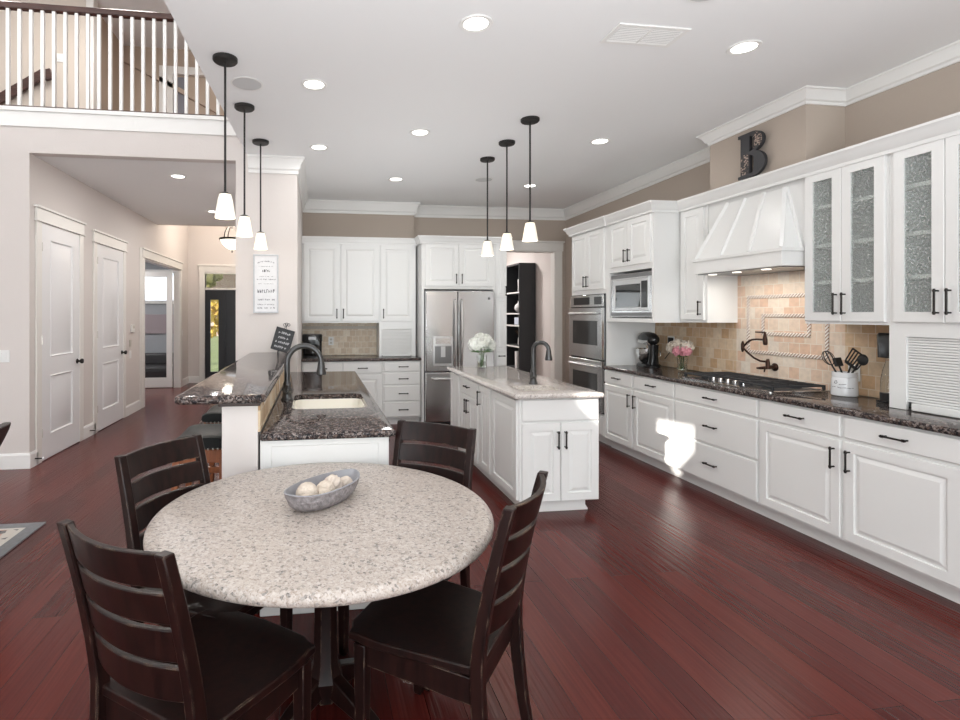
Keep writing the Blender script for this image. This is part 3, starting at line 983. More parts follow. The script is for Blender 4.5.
# rear and left walls of the great room (behind the camera), with window openings
mb = MB()
xs = [(-5.55, -3.65), (-2.15, -0.25), (0.65, 2.55)]
x = -7.1
for a, b in xs:
    mb.box(x, a, -3.7, -3.6, 0, 6.0)
    mb.box(a, b, -3.7, -3.6, 0, 0.3).box(a, b, -3.7, -3.6, 2.6, 6.0)
    x = b
mb.box(x, WX + 0.1, -3.7, -3.6, 0, 6.0)
struct(mb.build('wall_rear', M['wall'], smooth=0), 'wall with tall windows behind the camera', 'wall')
for i, (a, b) in enumerate(xs):
    w = MB()
    cx = (a + b) / 2
    w.box(a, b, -3.69, -3.62, 0.3, 0.36).box(a, b, -3.69, -3.62, 2.54, 2.6).box(a, a + 0.06, -3.69, -3.62, 0.36, 2.54).box(b - 0.06, b, -3.69, -3.62, 0.36, 2.54)
    w.box(cx - 0.025, cx + 0.025, -3.67, -3.64, 0.36, 2.54).box(a + 0.06, b - 0.06, -3.67, -3.64, 2.02, 2.07)
    struct(w.build('window_%d' % (i + 2), M['trim']), ['left', 'middle', 'right'][i] + ' window frame behind the camera', 'window')
# left wall: unseen opening, invented and shaped to throw the cabinet sun patch
def back_to_left(y, z, x0=3.25, x1=-7.0):
    k = (x1 - x0) / SUN_DIR.x
    return (y + SUN_DIR.y * k, z + SUN_DIR.z * k)
patch = [(4.68, 0.18), (4.44, 0.03), (4.12, 0.36), (4.12, 0.57), (4.68, 0.53)]
hole = [back_to_left(y, z) for y, z in patch]
hy0, hy1 = min(p[0] for p in hole) - 0.25, max(p[0] for p in hole) + 0.25
hz0, hz1 = min(p[1] for p in hole) - 0.25, max(p[1] for p in hole) + 0.25
mb = MB()
mb.box(-7.1, -7.0, -3.6, hy0, 0, 6.0)
mb.box(-7.1, -7.0, hy0, hy1, 0, hz0).box(-7.1, -7.0, hy0, hy1, hz1, 6.0).box(-7.1, -7.0, hy1, 9.9, 0, 6.0)
# wall around the invented opening
cyy, czz = sum(p[0] for p in hole) / 5, sum(p[1] for p in hole) / 5
outer = []
for (y, z) in hole:
    dy, dz = y - cyy, z - czz
    k = min(((hy1 - cyy) / dy if dy > 0 else (hy0 - cyy) / dy) if abs(dy) > 1e-6 else 9, ((hz1 - czz) / dz if dz > 0 else (hz0 - czz) / dz) if abs(dz) > 1e-6 else 9)
    outer.append((cyy + dy * k, czz + dz * k))
allp = []
for a in range(5):
    p, q = outer[a], outer[(a + 1) % 5]
    ph, qh = hole[a], hole[(a + 1) % 5]
    pts = [ph, qh, q]
    for c in ((hy0, hz0), (hy0, hz1), (hy1, hz0), (hy1, hz1)):
        # rectangle corner lying between the two spokes
        def side(o_, a_, b_):
            return (a_[0] - o_[0]) * (b_[1] - o_[1]) - (a_[1] - o_[1]) * (b_[0] - o_[0])
        if side((cyy, czz), p, c) * side((cyy, czz), p, q) > 1e-9 and side((cyy, czz), c, q) * side((cyy, czz), p, q) > 1e-9:
            pts.append(c)
    pts.append(p)
    ys = pts[3:-1]
    if len(ys) > 1:
        ys.sort(key=lambda c: (c[0] - q[0]) ** 2 + (c[1] - q[1]) ** 2)
        pts = pts[:3] + ys + [p]
    mb.prism(pts, 'x', -7.1, -7.0)
struct(mb.build('wall_left', M['wall'], smooth=0), 'great room wall with an added opening shaped for the sun patch, left of the camera', 'wall')

# ============================================================ LOFT behind the balcony
struct(MB().box(-7.1, CE(AY), AY + 0.12, 9.9, 3.40, 3.52).build('floor', M['floor'], smooth=0), 'loft floor behind the balusters', 'floor')
struct(MB().box(-7.1, -3.22, 8.0, 8.12, 3.52, 6.0).build('wall_loft', M['wall_loft'], smooth=0), 'pale loft wall behind the left balusters', 'wall')
struct(MB().box(-3.22, CE(AY), 9.4, 9.52, 3.52, 6.0).box(-3.32, -3.22, 8.12, 9.4, 3.52, 6.0).box(CE(AY), CE(AY) + 0.1, AY, 9.5, 3.4, 6.0).build('wall_loft_end', M['wall_loft_tan'], smooth=0), 'tan loft wall behind the right balusters', 'wall')
struct(MB().box(-3.22, -3.12, 7.98, 8.13, 3.52, 6.0).box(-2.62, -2.40, 9.33, 9.40, 3.52, 5.55).box(-2.62, -1.7, 9.33, 9.40, 5.55, 5.68).build('trim_4', M['casing'], bevel=0.003), 'cream casings at the loft passage', 'trim')
struct(MB().prism([(-3.2, 5.72), (-1.1, 4.62), (-1.1, 4.70), (-3.2, 5.80)], 'y', 9.33, 9.395).build('trim_5', M['wall_loft_tan'], smooth=0), 'sloping stair soffit in the loft', 'trim')
tag(MB().box(-2.39, -2.2, 9.385, 9.40, 4.0, 5.52).build('wall_niche', plain('blue_grey_loft_door', srgb(126, 126, 134), 0.6)), 'blue grey door leaf at the back of the loft', 'door', kind='structure')
hr = thing('stair_handrail', 'dark wood handrail rising on the loft wall behind the left balusters', 'handrail', (-4.36, 7.93, 4.38))
MB().bar((-1.2, 0, -0.80), (0.62, 0, 0.46), 0.05, 0.13).bar((0.62, 0, 0.43), (0.72, 0, 0.46), 0.05, 0.15).build('rail', M['rail_wood'], hr, bevel=0.01)
for k in (-0.5, 0.3):
    MB().tube([(k, 0.07, -0.36 + (k + 0.5) * 0.69), (k, 0.0, -0.36 + (k + 0.5) * 0.69)], 0.012, 8).build('bracket', M['bronze'], hr)
sp = thing('light_switch', 'white double light switch on the loft wall behind the balusters', 'light switch', (-3.55, 8.0, 5.10))
MB().box(-0.06, 0.06, -0.008, 0, -0.06, 0.06).build('plate', M['white_plastic'], sp, bevel=0.003)
MB().box(-0.035, -0.010, -0.013, -0.008, -0.03, 0.03).build('rocker', M['white_plastic'], sp)
MB().box(0.010, 0.035, -0.013, -0.008, -0.03, 0.03).build('rocker', M['white_plastic'], sp)

rl = thing('balcony_railing', 'white balusters under a dark wood handrail along the loft edge', 'railing', (0, AY + 0.03, 3.525))
RH = 0.045
rx1 = CE(AY)
MB().prism([(a_, b_ + RH) for a_, b_ in ((-0.032, 0.93), (0.032, 0.93), (0.036, 0.955), (0.030, 0.985), (0.012, 0.998), (-0.012, 0.998), (-0.030, 0.985), (-0.036, 0.955))], 'x', -7.0, rx1).build('handrail', M['rail_wood'], rl, bevel=0.003)
MB().box(-7.0, rx1, -0.04, 0.04, 0, 0.022).build('bottom_rail', M['rail_wood'], rl, bevel=0.004)
k = 0
bx = -1.010
proto = None
while bx > -6.9:
    if proto is None:
        proto = MB().box(-0.016, 0.016, -0.016, 0.016, 0.022, 0.932 + RH).build('baluster', M['trim'], rl, (bx, 0, 0), bevel=0.003)
    elif bx > -4.2:
        b = proto.copy()
        C.objects.link(b)
        b.location = (bx, 0, 0)
        b.parent = rl
    else:
        break
    bx -= 0.1045

# ============================================================ RIGHT RUN
RZ = -PI / 2
BD = 0.622     # face frame distance from the right wall
def right_thing(name, label, cat, yfar, group=None):
    return thing(name, label, cat, (WX - 0.002, yfar, 0), RZ, group)
GB = 'white base cabinets under the right countertop'
def base_unit(yf, yn, label, kind, hside='r'):
    t = right_thing('base_cabinet', label, 'cabinet', yf, GB)
    w = yf - yn
    base_body(t, w, BD)
    t.scale = (1, 1, 1.016)
    g = 0.014
    if kind == 'dd':
        add_front(t, 'drawer', g, w - g, 0.735, 0.862, -BD, (w / 2, 0.800, 'h'))
        hx = w - g - 0.035 if hside == 'r' else g + 0.035
        add_front(t, 'door', g, w - g, 0.118, 0.712, -BD, (hx, 0.60, 'v'))
    elif kind == 'stack':
        for z0, z1 in ((0.735, 0.862), (0.428, 0.712), (0.118, 0.408)):
            add_front(t, 'drawer', g, w - g, z0, z1, -BD, (w / 2, (z0 + z1) / 2 + 0.002 + (0.055 if z1 < 0.73 and False else 0), 'h'))
    return t
base_unit(5.615, 5.058, 'white base cabinet next to the double oven, one drawer over one door', 'dd', 'r')
base_unit(5.058, 4.417, 'white base cabinet below the pink flowers, crossed by the sun patch', 'dd', 'l')
base_unit(4.417, 3.492, 'wide white base cabinet of three drawers under the gas cooktop', 'stack')
base_unit(3.492, 2.863, 'white base cabinet below the utensil crock, door handle on its right', 'dd', 'r')
base_unit(2.863, 2.235, 'white base cabinet nearest the camera on the right, below the shutter cabinet', 'dd', 'l')
base_unit(2.235, 1.60, 'white base cabinet cut off by the right edge of the photo', 'dd', 'r')

tag(slab(3.195, WX - 0.001, 1.58, 5.615, 0.8905, 0.928, 0.01, 0.012).build('countertop', M['granite_dark'], smooth=40), 'long dark granite countertop along the right wall', 'countertop')

# backsplash
bs = MB().box(WX - 0.012, WX, 1.6, 3.40, 0.929, 1.46).box(WX - 0.012, WX, 4.42, 5.61, 0.929, 1.46)
struct(bs.build('wall_backsplash', M['tile_right'], smooth=0), 'tan tumbled tile backsplash on the right wall', 'backsplash')
struct(MB().box(WX - 0.0125, WX, 3.40, 4.42, 0.929, 2.0).build('wall_backsplash', M['tile_mosaic'], smooth=0), 'cream and peach tile field behind the cooktop', 'backsplash')
rp = thing('tile_border', 'twisted rope tile borders framing the backsplash behind the cooktop', 'tile border', (WX - 0.0125, 3.9, 1.40))
rp['kind'] = 'structure'
def rope_rect(y0, y1, z0, z1):
    mb = MB()
    h = 0.015
    Y0, Y1, Z0, Z1 = y0 - 3.9, y1 - 3.9, z0 - 1.40, z1 - 1.40
    for yy0, yy1, zz0, zz1 in ((Y0 - h, Y1 + h, Z0 - h, Z0 + h), (Y0 - h, Y1 + h, Z1 - h, Z1 + h), (Y0 - h, Y0 + h, Z0 + h, Z1 - h), (Y1 - h, Y1 + h, Z0 + h, Z1 - h)):
        mb.box(-0.008, 0, yy0, yy1, zz0, zz1)
    mb.build('rope_frame', M['rope'], rp, bevel=0.004)
rope_rect(3.535, 4.28, 1.175, 1.660)
rope_rect(3.685, 4.12, 1.340, 1.497)

# wall cabinets, right
CT = 2.535
UD = 0.318     # face frame of wall cabinets -> X 3.54
MD = 0.598     # deep cabinets
def wall_body(t, w, d, z0, z1, hollow=False, shelves=()):
    if not hollow:
        MB().box(0, w, -d, 0, z0, z1).build('body', M['cab'], t, bevel=0.0015)
    else:
        mb = MB().box(0, 0.018, -d, 0, z0, z1).box(w - 0.018, w, -d, 0, z0, z1).box(0.018, w - 0.018, -d, 0, z0, z0 + 0.02).box(0.018, w - 0.018, -d, 0, z1 - 0.03, z1)
        mb.box(0.018, 0.03, -d, -d + 0.018, z0 + 0.02, z1 - 0.03).box(w - 0.03, w - 0.018, -d, -d + 0.018, z0 + 0.02, z1 - 0.03)
        mb.build('body', M['cab'], t)
        MB().box(0.018, w - 0.018, -0.006, 0, z0 + 0.02, z1 - 0.03).build('back_panel', M['inside'], t)
        for sz in shelves:
            MB().box(0.019, w - 0.019, -d + 0.022, -0.008, sz - 0.012, sz + 0.012).build('shelf', M['shelf_light'], t)

# oven tower
ot = right_thing('oven_cabinet', 'tall white cabinet around the double oven, two doors above', 'cabinet', 6.455)
w = 6.455 - 5.62
MB().box(0, w, -MD, 0, 0.10, CT).build('body', M['cab'], ot, bevel=0.0015)
MB().box(0, w, -MD + 0.07, 0, 0, 0.10).build('toe_kick', M['trim'], ot)
add_front(ot, 'door', 0.04, w / 2 - 0.002, 1.80, 2.50, -MD, (w / 2 - 0.035, 1.90, 'v'))
add_front(ot, 'door', w / 2 + 0.002, w - 0.04, 1.80, 2.50, -MD, (w / 2 + 0.035, 1.90, 'v'))
add_front(ot, 'drawer', 0.02, w - 0.02, 0.115, 0.335, -MD, (w / 2, 0.23, 'h'))

do = thing('double_oven', 'stainless double wall oven in the tall white cabinet', 'oven', (WX - 0.002 - MD, 6.045, 0.36), RZ)
ow = 0.81
MB().box(-ow / 2, ow / 2, -0.012, 0, 0, 1.385).build('surround', M['black_gloss'], do, bevel=0.002)
cp = MB().box(-ow / 2 + 0.012, ow / 2 - 0.012, -0.03, -0.012, 1.235, 1.375).build('control_panel', M['steel'], do, bevel=0.004)
MB().box(-0.30, 0.09, -0.032, -0.03, 1.262, 1.35).build('display', M['oven_glass'], cp)
MB().box(0.20, 0.36, -0.032, -0.03, 1.262, 1.35).build('keypad', M['oven_glass'], cp)
for z0, z1 in ((0.625, 1.222), (0.02, 0.605)):
    h = z1 - z0
    d = panel_mb(ow - 0.024, h, 0.034, [(0.09, ow - 0.114, 0.15, h - 0.145)], [(0.002, 0.001)]).build('door', M['steel'], do, (-ow / 2 + 0.012, -0.012, z0), smooth=20)
    MB().box(0.098, ow - 0.122, -0.0335, -0.0315, 0.158, h - 0.153).build('window', M['oven_glass'], d, smooth=0)
    mb = MB()
    mb.tube([(0.05, -0.066, h - 0.065), (ow - 0.074, -0.066, h - 0.065)], 0.012, 12)
    for hx in (0.07, ow - 0.094):
        mb.tube([(hx, -0.034, h - 0.065), (hx, -0.066, h - 0.065)], 0.009, 8)
    mb.build('handle', M['steel_bright'], d)

# microwave cabinet
mt = right_thing('microwave_cabinet', 'deep white wall cabinet holding the microwave in a niche', 'cabinet', 5.62)
w = 5.62 - 4.775
mb = MB().box(0, w, -MD, 0, 1.965, CT).box(0, w, -MD, 0, 1.425, 1.465).box(0, 0.06, -MD, 0, 1.465, 1.965).box(w - 0.03, w, -MD, 0, 1.465, 1.965).box(0.06, w - 0.03, -0.02, 0, 1.465, 1.965)
mb.build('body', M['cab'], mt)
add_front(mt, 'door', 0.075, w / 2 + 0.015, 2.02, 2.50, -MD, (w / 2 - 0.02, 2.125, 'v'))
add_front(mt, 'door', w / 2 + 0.019, w - 0.03, 2.02, 2.50, -MD, (w / 2 + 0.054, 2.125, 'v'))
mw = thing('microwave', 'stainless built-in microwave in the white cabinet niche', 'microwave', (WX - 0.002 - MD, 5.165, 1.466), RZ)
MB().box(-0.36, 0.36, 0.02, 0.42, 0.03, 0.43).build('body', M['steel'], mw)
mb = panel_mb(0.74, 0.46, 0.016, [(0.05, 0.69, 0.065, 0.40)], [(0.002, 0.004)]).build('trim_frame', M['steel'], mw, (-0.37, 0.02, 0.012), smooth=20)
MB().box(0.0, 0.74, -0.018, -0.014, 0.006, 0.05).build('vent_grille', M['filter'], mb)
MB().box(0.0, 0.74, -0.018, -0.014, 0.415, 0.454).build('vent_grille', M['filter'], mb)
d = panel_mb(0.63, 0.33, 0.018, [(0.04, 0.50, 0.03, 0.28)], [(0.003, 0.003)]).build('door', M['steel_bright'], mw, (-0.315, 0.01, 0.08), smooth=20)
MB().box(0.045, 0.495, -0.0175, -0.0155, 0.035, 0.275).build('window', M['oven_glass'], d, smooth=0)
MB().box(0.515, 0.615, -0.020, -0.018, 0.03, 0.30).build('keypad', M['black_gloss'], d)

# single door wall cabinet left of hood
GW = 'white wall cabinets on the right wall'
u1 = right_thing('wall_cabinet', 'single-door white wall cabinet between microwave and range hood', 'cabinet', 4.772, GW)
w = 4.772 - 4.405
wall_body(u1, w, UD, 1.43, CT)
add_front(u1, 'door', 0.03, w - 0.03, 1.455, 2.50, -UD, (w - 0.062, 1.565, 'v'))

# hood
hd = thing('range_hood', 'white panelled range hood with tapered battened canopy over the cooktop', 'range hood', (WX - 0.002, 4.40, 0), RZ)
hw = 4.40 - 3.425
bx0, bx1 = 0.055, hw - 0.015
MB().box(0, hw, -UD + 0.01, -UD + 0.03, 1.865, CT).box(0, 0.018, -UD + 0.03, -0.002, 1.865, CT).box(hw - 0.018, hw, -UD + 0.03, -0.002, 1.865, CT).build('back_panel', M['cab'], hd)
HF = -(WX - 3.365)
mb = MB().box(bx0, bx1, HF, -UD + 0.008, 1.865, 1.985).box(bx0 - 0.012, bx1 + 0.012, HF - 0.012, -UD + 0.008, 1.972, 2.0)
mb.build('mantle', M['cab'], hd, bevel=0.003)
T0, T1, TZ = 4.40 - 4.155, 4.40 - 3.592, 2.475
B0, B1 = bx0 + 0.01, bx1 - 0.012
cb = [(B0, HF + 0.01, 2.0), (B1, HF + 0.01, 2.0), (B1, -UD + 0.012, 2.0), (B0, -UD + 0.012, 2.0)]
ctp = [(T0, -UD, TZ), (T1, -UD, TZ), (T1, -UD + 0.012, TZ), (T0, -UD + 0.012, TZ)]
MB().rings([cb, ctp]).build('canopy', M['cab'], hd, smooth=0)
for i in range(4):
    f = i / 3
    p = Vector((B0 + (B1 - B0) * f, HF + 0.008, 2.0))
    q = Vector((T0 + (T1 - T0) * f, -UD - 0.002, TZ))
    MB().bar(p, q, 0.028, 0.026).build('batten', M['cab'], hd, bevel=0.002)
MB().bar((B1 + 0.004, -UD + 0.004, 2.0), (T1 + 0.006, -UD + 0.004, TZ), 0.026, 0.026).build('batten', M['cab'], hd, bevel=0.002)
MB().box(bx0 + 0.02, bx1 - 0.02, HF + 0.02, -0.02, 1.858, 1.866).build('filter_panel', M['filter'], hd)
for fx in (0.18, 0.45, 0.74):
    MB().lathe([(0.032, 0), (0.032, 0.006)], 16, (fx, HF + 0.08, 1.852)).build('lamp', M['led'], hd)
hl = area('hood_light', (0.5, -0.30, 1.84), (0, 0, 0), 0.6, 0.12, 3.2, (1.0, 0.95, 0.88))
hl.parent = hd

# glass cabinets
g1 = right_thing('wall_cabinet', 'two-door glass-fronted white wall cabinet right of the range hood', 'cabinet', 3.422, GW)
w = 3.422 - 2.85
wall_body(g1, w, UD, 1.44, CT, True, (1.735, 1.995, 2.27))
m = 0.005 + 3.422 - 3.145
add_front(g1, 'glass', 0.012, m - 0.002, 1.46, 2.515, -UD, (m - 0.03, 1.58, 'v'), hl=0.15)
add_front(g1, 'glass', m + 0.002, w - 0.012, 1.46, 2.515, -UD, (m + 0.03, 1.58, 'v'), hl=0.15)
g2 = right_thing('hutch_cabinet', 'white counter-to-crown cabinet with glass doors over a slatted roll shutter', 'cabinet', 2.848)
w = 2.848 - 2.20
wall_body(g2, w, UD, 1.44, CT, True, (1.735, 1.995, 2.285))
m = 2.848 - 2.540
add_front(g2, 'glass', 0.035, m - 0.002, 1.46, 2.515, -UD, (m - 0.03, 1.58, 'v'), hl=0.15)
add_front(g2, 'glass', m + 0.002, w - 0.02, 1.46, 2.515, -UD, (m + 0.03, 1.58, 'v'), hl=0.15)
MB().box(0, 0.018, -UD, 0, 0.929, 1.44).box(w - 0.018, w, -UD, 0, 0.929, 1.44).box(0.018, 0.095, -UD, -UD + 0.02, 0.929, 1.44).box(w - 0.06, w - 0.018, -UD, -UD + 0.02, 0.929, 1.44).box(0.095, w - 0.06, -UD, -UD + 0.02, 1.372, 1.44).box(0.018, w - 0.018, -0.02, 0, 0.929, 1.44).build('garage_frame', M['cab'], g2)
tb = MB()
zz = 0.975
while zz < 1.375:
    tb.prism([(-UD + 0.022, zz), (-UD + 0.012, zz + 0.003), (-UD + 0.012, zz + 0.0125), (-UD + 0.022, zz + 0.0155)], 'x', 0.097, w - 0.062)
    zz += 0.0158
sh = tb.build('roll_shutter', M['cab'], g2, smooth=15)
sh['label'] = 'slatted white roll shutter'
MB().box(0.13, w - 0.09, -UD - 0.012, -UD + 0.020, 0.9295, 0.975).build('shutter_rail', M['cab'], sh, bevel=0.006)

# cornice over the right cabinets
def cornice_prof(z0=2.505, h=0.105, d=0.058):
    return [(0.0, z0), (0.008, z0), (0.010, z0 + h * 0.22), (0.020, z0 + h * 0.30), (d * 0.62, z0 + h * 0.62), (d * 0.9, z0 + h * 0.80), (d, z0 + h * 0.86), (d, z0 + h), (0.0, z0 + h)]
# walking towards the camera along the faces so that the room is on the right-hand side
FX1, FX2 = WX - MD - 0.022, WX - UD - 0.022
pth = [(WX - 0.002, 6.457), (FX1 - 0.012, 6.457), (FX1 - 0.012, 5.60), (FX1, 5.60), (FX1, 4.770), (FX2, 4.770), (FX2, 2.0)]
cn = sweep(pth, cornice_prof()).build('cornice', M['cab'], smooth=25)
tag(cn, 'white stepped cornice along the tops of the right wall cabinets', 'cornice')

# ============================================================ BACK WALL CABINETS
def back_thing(name, label, cat, x, y, group=None):
    return thing(name, label, cat, (x, y, 0), 0, group)
YB = 7.695
bu = back_thing('wall_cabinet', 'two-door white wall cabinet above the coffee maker', 'cabinet', SW + 0.003, YB, 'white wall cabinets on the back wall')
w = 0.86 - SW - 0.003
UB = YB - 7.36
wall_body(bu, w, UB, 1.385, CT)
m = 0.313 - SW
add_front(bu, 'door', 0.025, m - 0.012, 1.41, 2.47, -UB, (m - 0.045, 1.515, 'v'))
add_front(bu, 'door', m + 0.012, w - 0.012, 1.41, 2.47, -UB, (m + 0.045, 1.515, 'v'))
bh = back_thing('hutch_cabinet', 'narrow white cabinet with a small roll shutter left of the refrigerator', 'cabinet', 0.862, YB)
w = 1.378 - 0.862
MB().box(0, w, -UB, 0, 1.385, CT).box(0, 0.035, -UB, 0, 0.9145, 1.385).box(w - 0.06, w, -UB, 0, 0.9145, 1.385).box(0.035, w - 0.06, -UB, -UB + 0.02, 1.30, 1.385).box(0.035, w - 0.06, -0.02, 0, 0.9145, 1.385).build('body', M['cab'], bh)
add_front(bh, 'door', 0.018, w - 0.03, 1.41, 2.47, -UB, (0.055, 1.515, 'v'))
tb = MB()
zz = 0.93
while zz < 1.30:
    tb.prism([(-UB + 0.022, zz), (-UB + 0.012, zz + 0.003), (-UB + 0.012, zz + 0.0165), (-UB + 0.022, zz + 0.0195)], 'x', 0.036, w - 0.061)
    zz += 0.02
s2 = tb.build('roll_shutter', M['cab'], bh, smooth=15)
MB().box(0.05, w - 0.075, -UB - 0.01, -UB + 0.02, 0.917, 0.93).build('shutter_rail', M['cab'], s2)

BBD = YB - 7.115
b1 = back_thing('base_cabinet', 'white base cabinet on the back wall half hidden by the peninsula', 'cabinet', SW + 0.003, YB, 'white base cabinets on the back wall')
w = 0.875 - SW - 0.003
base_body(b1, w, BBD)
m = w / 2
add_front(b1, 'drawer', 0.02, m - 0.01, 0.715, 0.855, -BBD, (m / 2, 0.785, 'h'))
add_front(b1, 'drawer', m + 0.01, w - 0.015, 0.715, 0.855, -BBD, (m * 1.5, 0.785, 'h'))
add_front(b1, 'door', 0.02, m - 0.01, 0.118, 0.69, -BBD, (m - 0.05, 0.58, 'v'))
add_front(b1, 'door', m + 0.01, w - 0.015, 0.118, 0.69, -BBD, (m + 0.05, 0.58, 'v'))
b2 = back_thing('base_cabinet', 'white four-drawer base cabinet left of the refrigerator', 'cabinet', 0.877, YB, 'white base cabinets on the back wall')
w = 1.40 - 0.877
base_body(b2, w, BBD)
for z0, z1 in ((0.735, 0.86), (0.555, 0.715), (0.335, 0.535), (0.118, 0.315)):
    add_front(b2, 'drawer', 0.018, w - 0.02, z0, z1, -BBD, (w / 2 + 0.02, (z0 + z1) / 2, 'h'))
tag(slab(SW + 0.002, 1.408, 7.075, YB, 0.876, 0.914, 0.008, 0.012).build('countertop', M['granite_dark'], smooth=40), 'short dark granite countertop on the back wall', 'countertop')
struct(MB().box(SW, 0.86, YB - 0.006, 7.70, 0.915, 1.385).build('wall_backsplash', M['tile_back'], smooth=0), 'beige tile backsplash behind the coffee maker', 'backsplash')
struct(MB().box(SW, 0.86, YB - 0.012, YB - 0.006, 1.295, 1.335).build('trim_6', plain('grey_mosaic_band', srgb(198, 190, 180), 0.5, nz=0.25, nscale=60)), 'grey mosaic band across the back tile', 'trim')

# fridge surround
fc = back_thing('fridge_cabinet', 'white two-door cabinet and side panel enclosing the refrigerator', 'cabinet', 1.408, 7.845)
FD = 7.845 - 7.075
w = 2.438 - 1.408
MB().box(0, 0.034, -FD, 0, 0, 1.85).box(w - 0.02, w, -FD, 0, 0, 1.85).box(0, w, -FD, 0, 1.85, 2.56).build('body', M['cab'], fc)
add_front(fc, 'door', 0.045, w / 2 - 0.004, 1.89, 2.47, -FD, (w / 2 - 0.04, 1.99, 'v'))
add_front(fc, 'door', w / 2 + 0.004, w - 0.035, 1.89, 2.47, -FD, (w / 2 + 0.04, 1.99, 'v'))
tp = back_thing('pantry_cabinet', 'tall narrow white pantry cabinet right of the refrigerator', 'cabinet', 2.440, 7.845)
w = 2.612 - 2.440
MB().box(0, w, -FD, 0, 0.0, 2.56).build('body', M['cab'], tp, bevel=0.0015)
add_front(tp, 'door', 0.01, w - 0.008, 1.74, 2.47, -FD, (w - 0.025, 1.83, 'v'))
add_front(tp, 'door', 0.01, w - 0.008, 0.99, 1.72, -FD)
add_front(tp, 'drawer', 0.01, w - 0.008, 0.80, 0.98, -FD, (w / 2, 0.93, 'h'), hl=0.10)
add_front(tp, 'door', 0.01, w - 0.008, 0.118, 0.78, -FD)
pth = [(SW, 7.338), (1.395, 7.338), (1.395, 7.053), (2.620, 7.053), (2.620, 7.845)]
tag(sweep(pth, cornice_prof(2.47, 0.10, 0.05)).build('cornice', M['cab'], smooth=25), 'white cornice over the back wall cabinets and refrigerator', 'cornice')

# refrigerator
fr = thing('refrigerator', 'stainless french door refrigerator with dispenser in the back wall', 'refrigerator', (1.923, 7.0, 0))
MB().box(-0.475, 0.475, 0.05, 0.80, 0.02, 1.825).build('body', plain('dark_fridge_case', (0.06, 0.06, 0.065, 1), 0.4), fr)
dl = MB().box(-0.476, -0.036, -0.02, 0.046, 0.735, 1.825).build('door', M['steel'], fr, bevel=0.010)
dr = MB().box(-0.030, 0.476, -0.02, 0.046, 0.735, 1.825).build('door', M['steel'], fr, bevel=0.010)
fz = MB().box(-0.476, 0.476, -0.02, 0.046, 0.055, 0.722).build('freezer_drawer', M['steel'], fr, bevel=0.010)
def curved_handle(x, par):
    mb = MB()
    pts = [(x, -0.022, 0.80)] + [(x, -0.085 + 0.045 * abs(k) ** 2.2, 1.25 + 0.44 * k) for k in [i / 6 for i in range(-6, 7)]] + [(x, -0.022, 1.70)]
    mb.tube(pts, 0.016, 10)
    h = mb.build('handle', M['steel_bright'], par)
    h['label'] = 'bright curved door handle'
curved_handle(-0.078, dl)
curved_handle(0.012, dr)
h = MB()
h.tube([(-0.39, -0.022, 0.64), (-0.38, -0.08, 0.64), (-0.2, -0.085, 0.64), (0.2, -0.085, 0.64), (0.38, -0.08, 0.64), (0.39, -0.022, 0.64)], 0.016, 10)
h.build('handle', M['steel_bright'], fz)
dp = panel_mb(0.27, 0.40, 0.012, [(0.018, 0.252, 0.03, 0.27)], [(0.003, 0.010)]).build('dispenser', M['steel_bright'], dl, (-0.375, -0.0205, 0.81), smooth=20)
MB().box(0.022, 0.248, -0.004, -0.002, 0.034, 0.266).build('recess', M['filter'], dp, smooth=0)
MB().box(0.03, 0.24, -0.014, -0.012, 0.30, 0.375).build('display', M['steel'], dp)
MB().box(0.105, 0.165, -0.011, -0.004, 0.12, 0.262).build('paddle', M['steel_bright'], dp)
MB().lathe([(0.018, 0), (0.018, 0.002)], 14).build('badge', M['filter'], dr, (0.40, -0.0205, 1.72), rot=(R(90), 0, 0))

# ============================================================ PENINSULA
PX0, PX1 = -0.283, 0.37
struct(MB().box(-0.470, PX0 - 0.012, 2.735, AY - 0.001, 0, 1.050).build('wall_peninsula', M['wall_light'], smooth=0), 'pale half wall carrying the raised bar', 'wall')
struct(sweep([(-0.470, AY - 0.01), (-0.470, 2.735), (PX0 - 0.012, 2.735)][::-1], [(d, z) for d, z in bbprof(0.14)]).build('baseboard_peninsula', M['trim'], smooth=20), 'white baseboard around the half wall', 'baseboard')
struct(MB().box(-0.485, PX0 + 0.0, 2.715, AY - 0.002, 1.050, 1.070).build('trim_7', M['trim_wood'], bevel=0.004), 'dark wood strip under the raised bar top', 'trim')
tag(slab(-0.690, -0.250, 2.660, AY - 0.002, 1.0705, 1.112, 0.05, 0.018).build('countertop', M['granite_dark'], smooth=40), 'raised dark granite bar counter above the stools', 'countertop')
struct(MB().box(PX0 - 0.012, PX0, 2.74, AY - 0.001, 0.915, 1.0495).build('wall_backsplash', M['tile_pen'], smooth=0), 'narrow tile strip between bar top and sink counter', 'backsplash')
SK = (-0.16, 0.325, 3.365, 3.985)
tag(slab(PX0 + 0.001, 0.402, 2.69, 5.54, 0.876, 0.914, 0.012, 0.014, hole=SK, hole_r=0.07).build('countertop', M['granite_dark'], smooth=40), 'dark granite peninsula countertop with the cream sink', 'countertop')
PR = PI / 2
segs = [(2.735, 3.30, 'white peninsula cabinet at the table end, with framed end panel'), (3.30, 4.10, 'white peninsula cabinet under the cream sink'), (4.10, 4.80, 'white peninsula cabinet beyond the sink'), (4.80, 5.50, 'white peninsula cabinet nearest the back wall')]
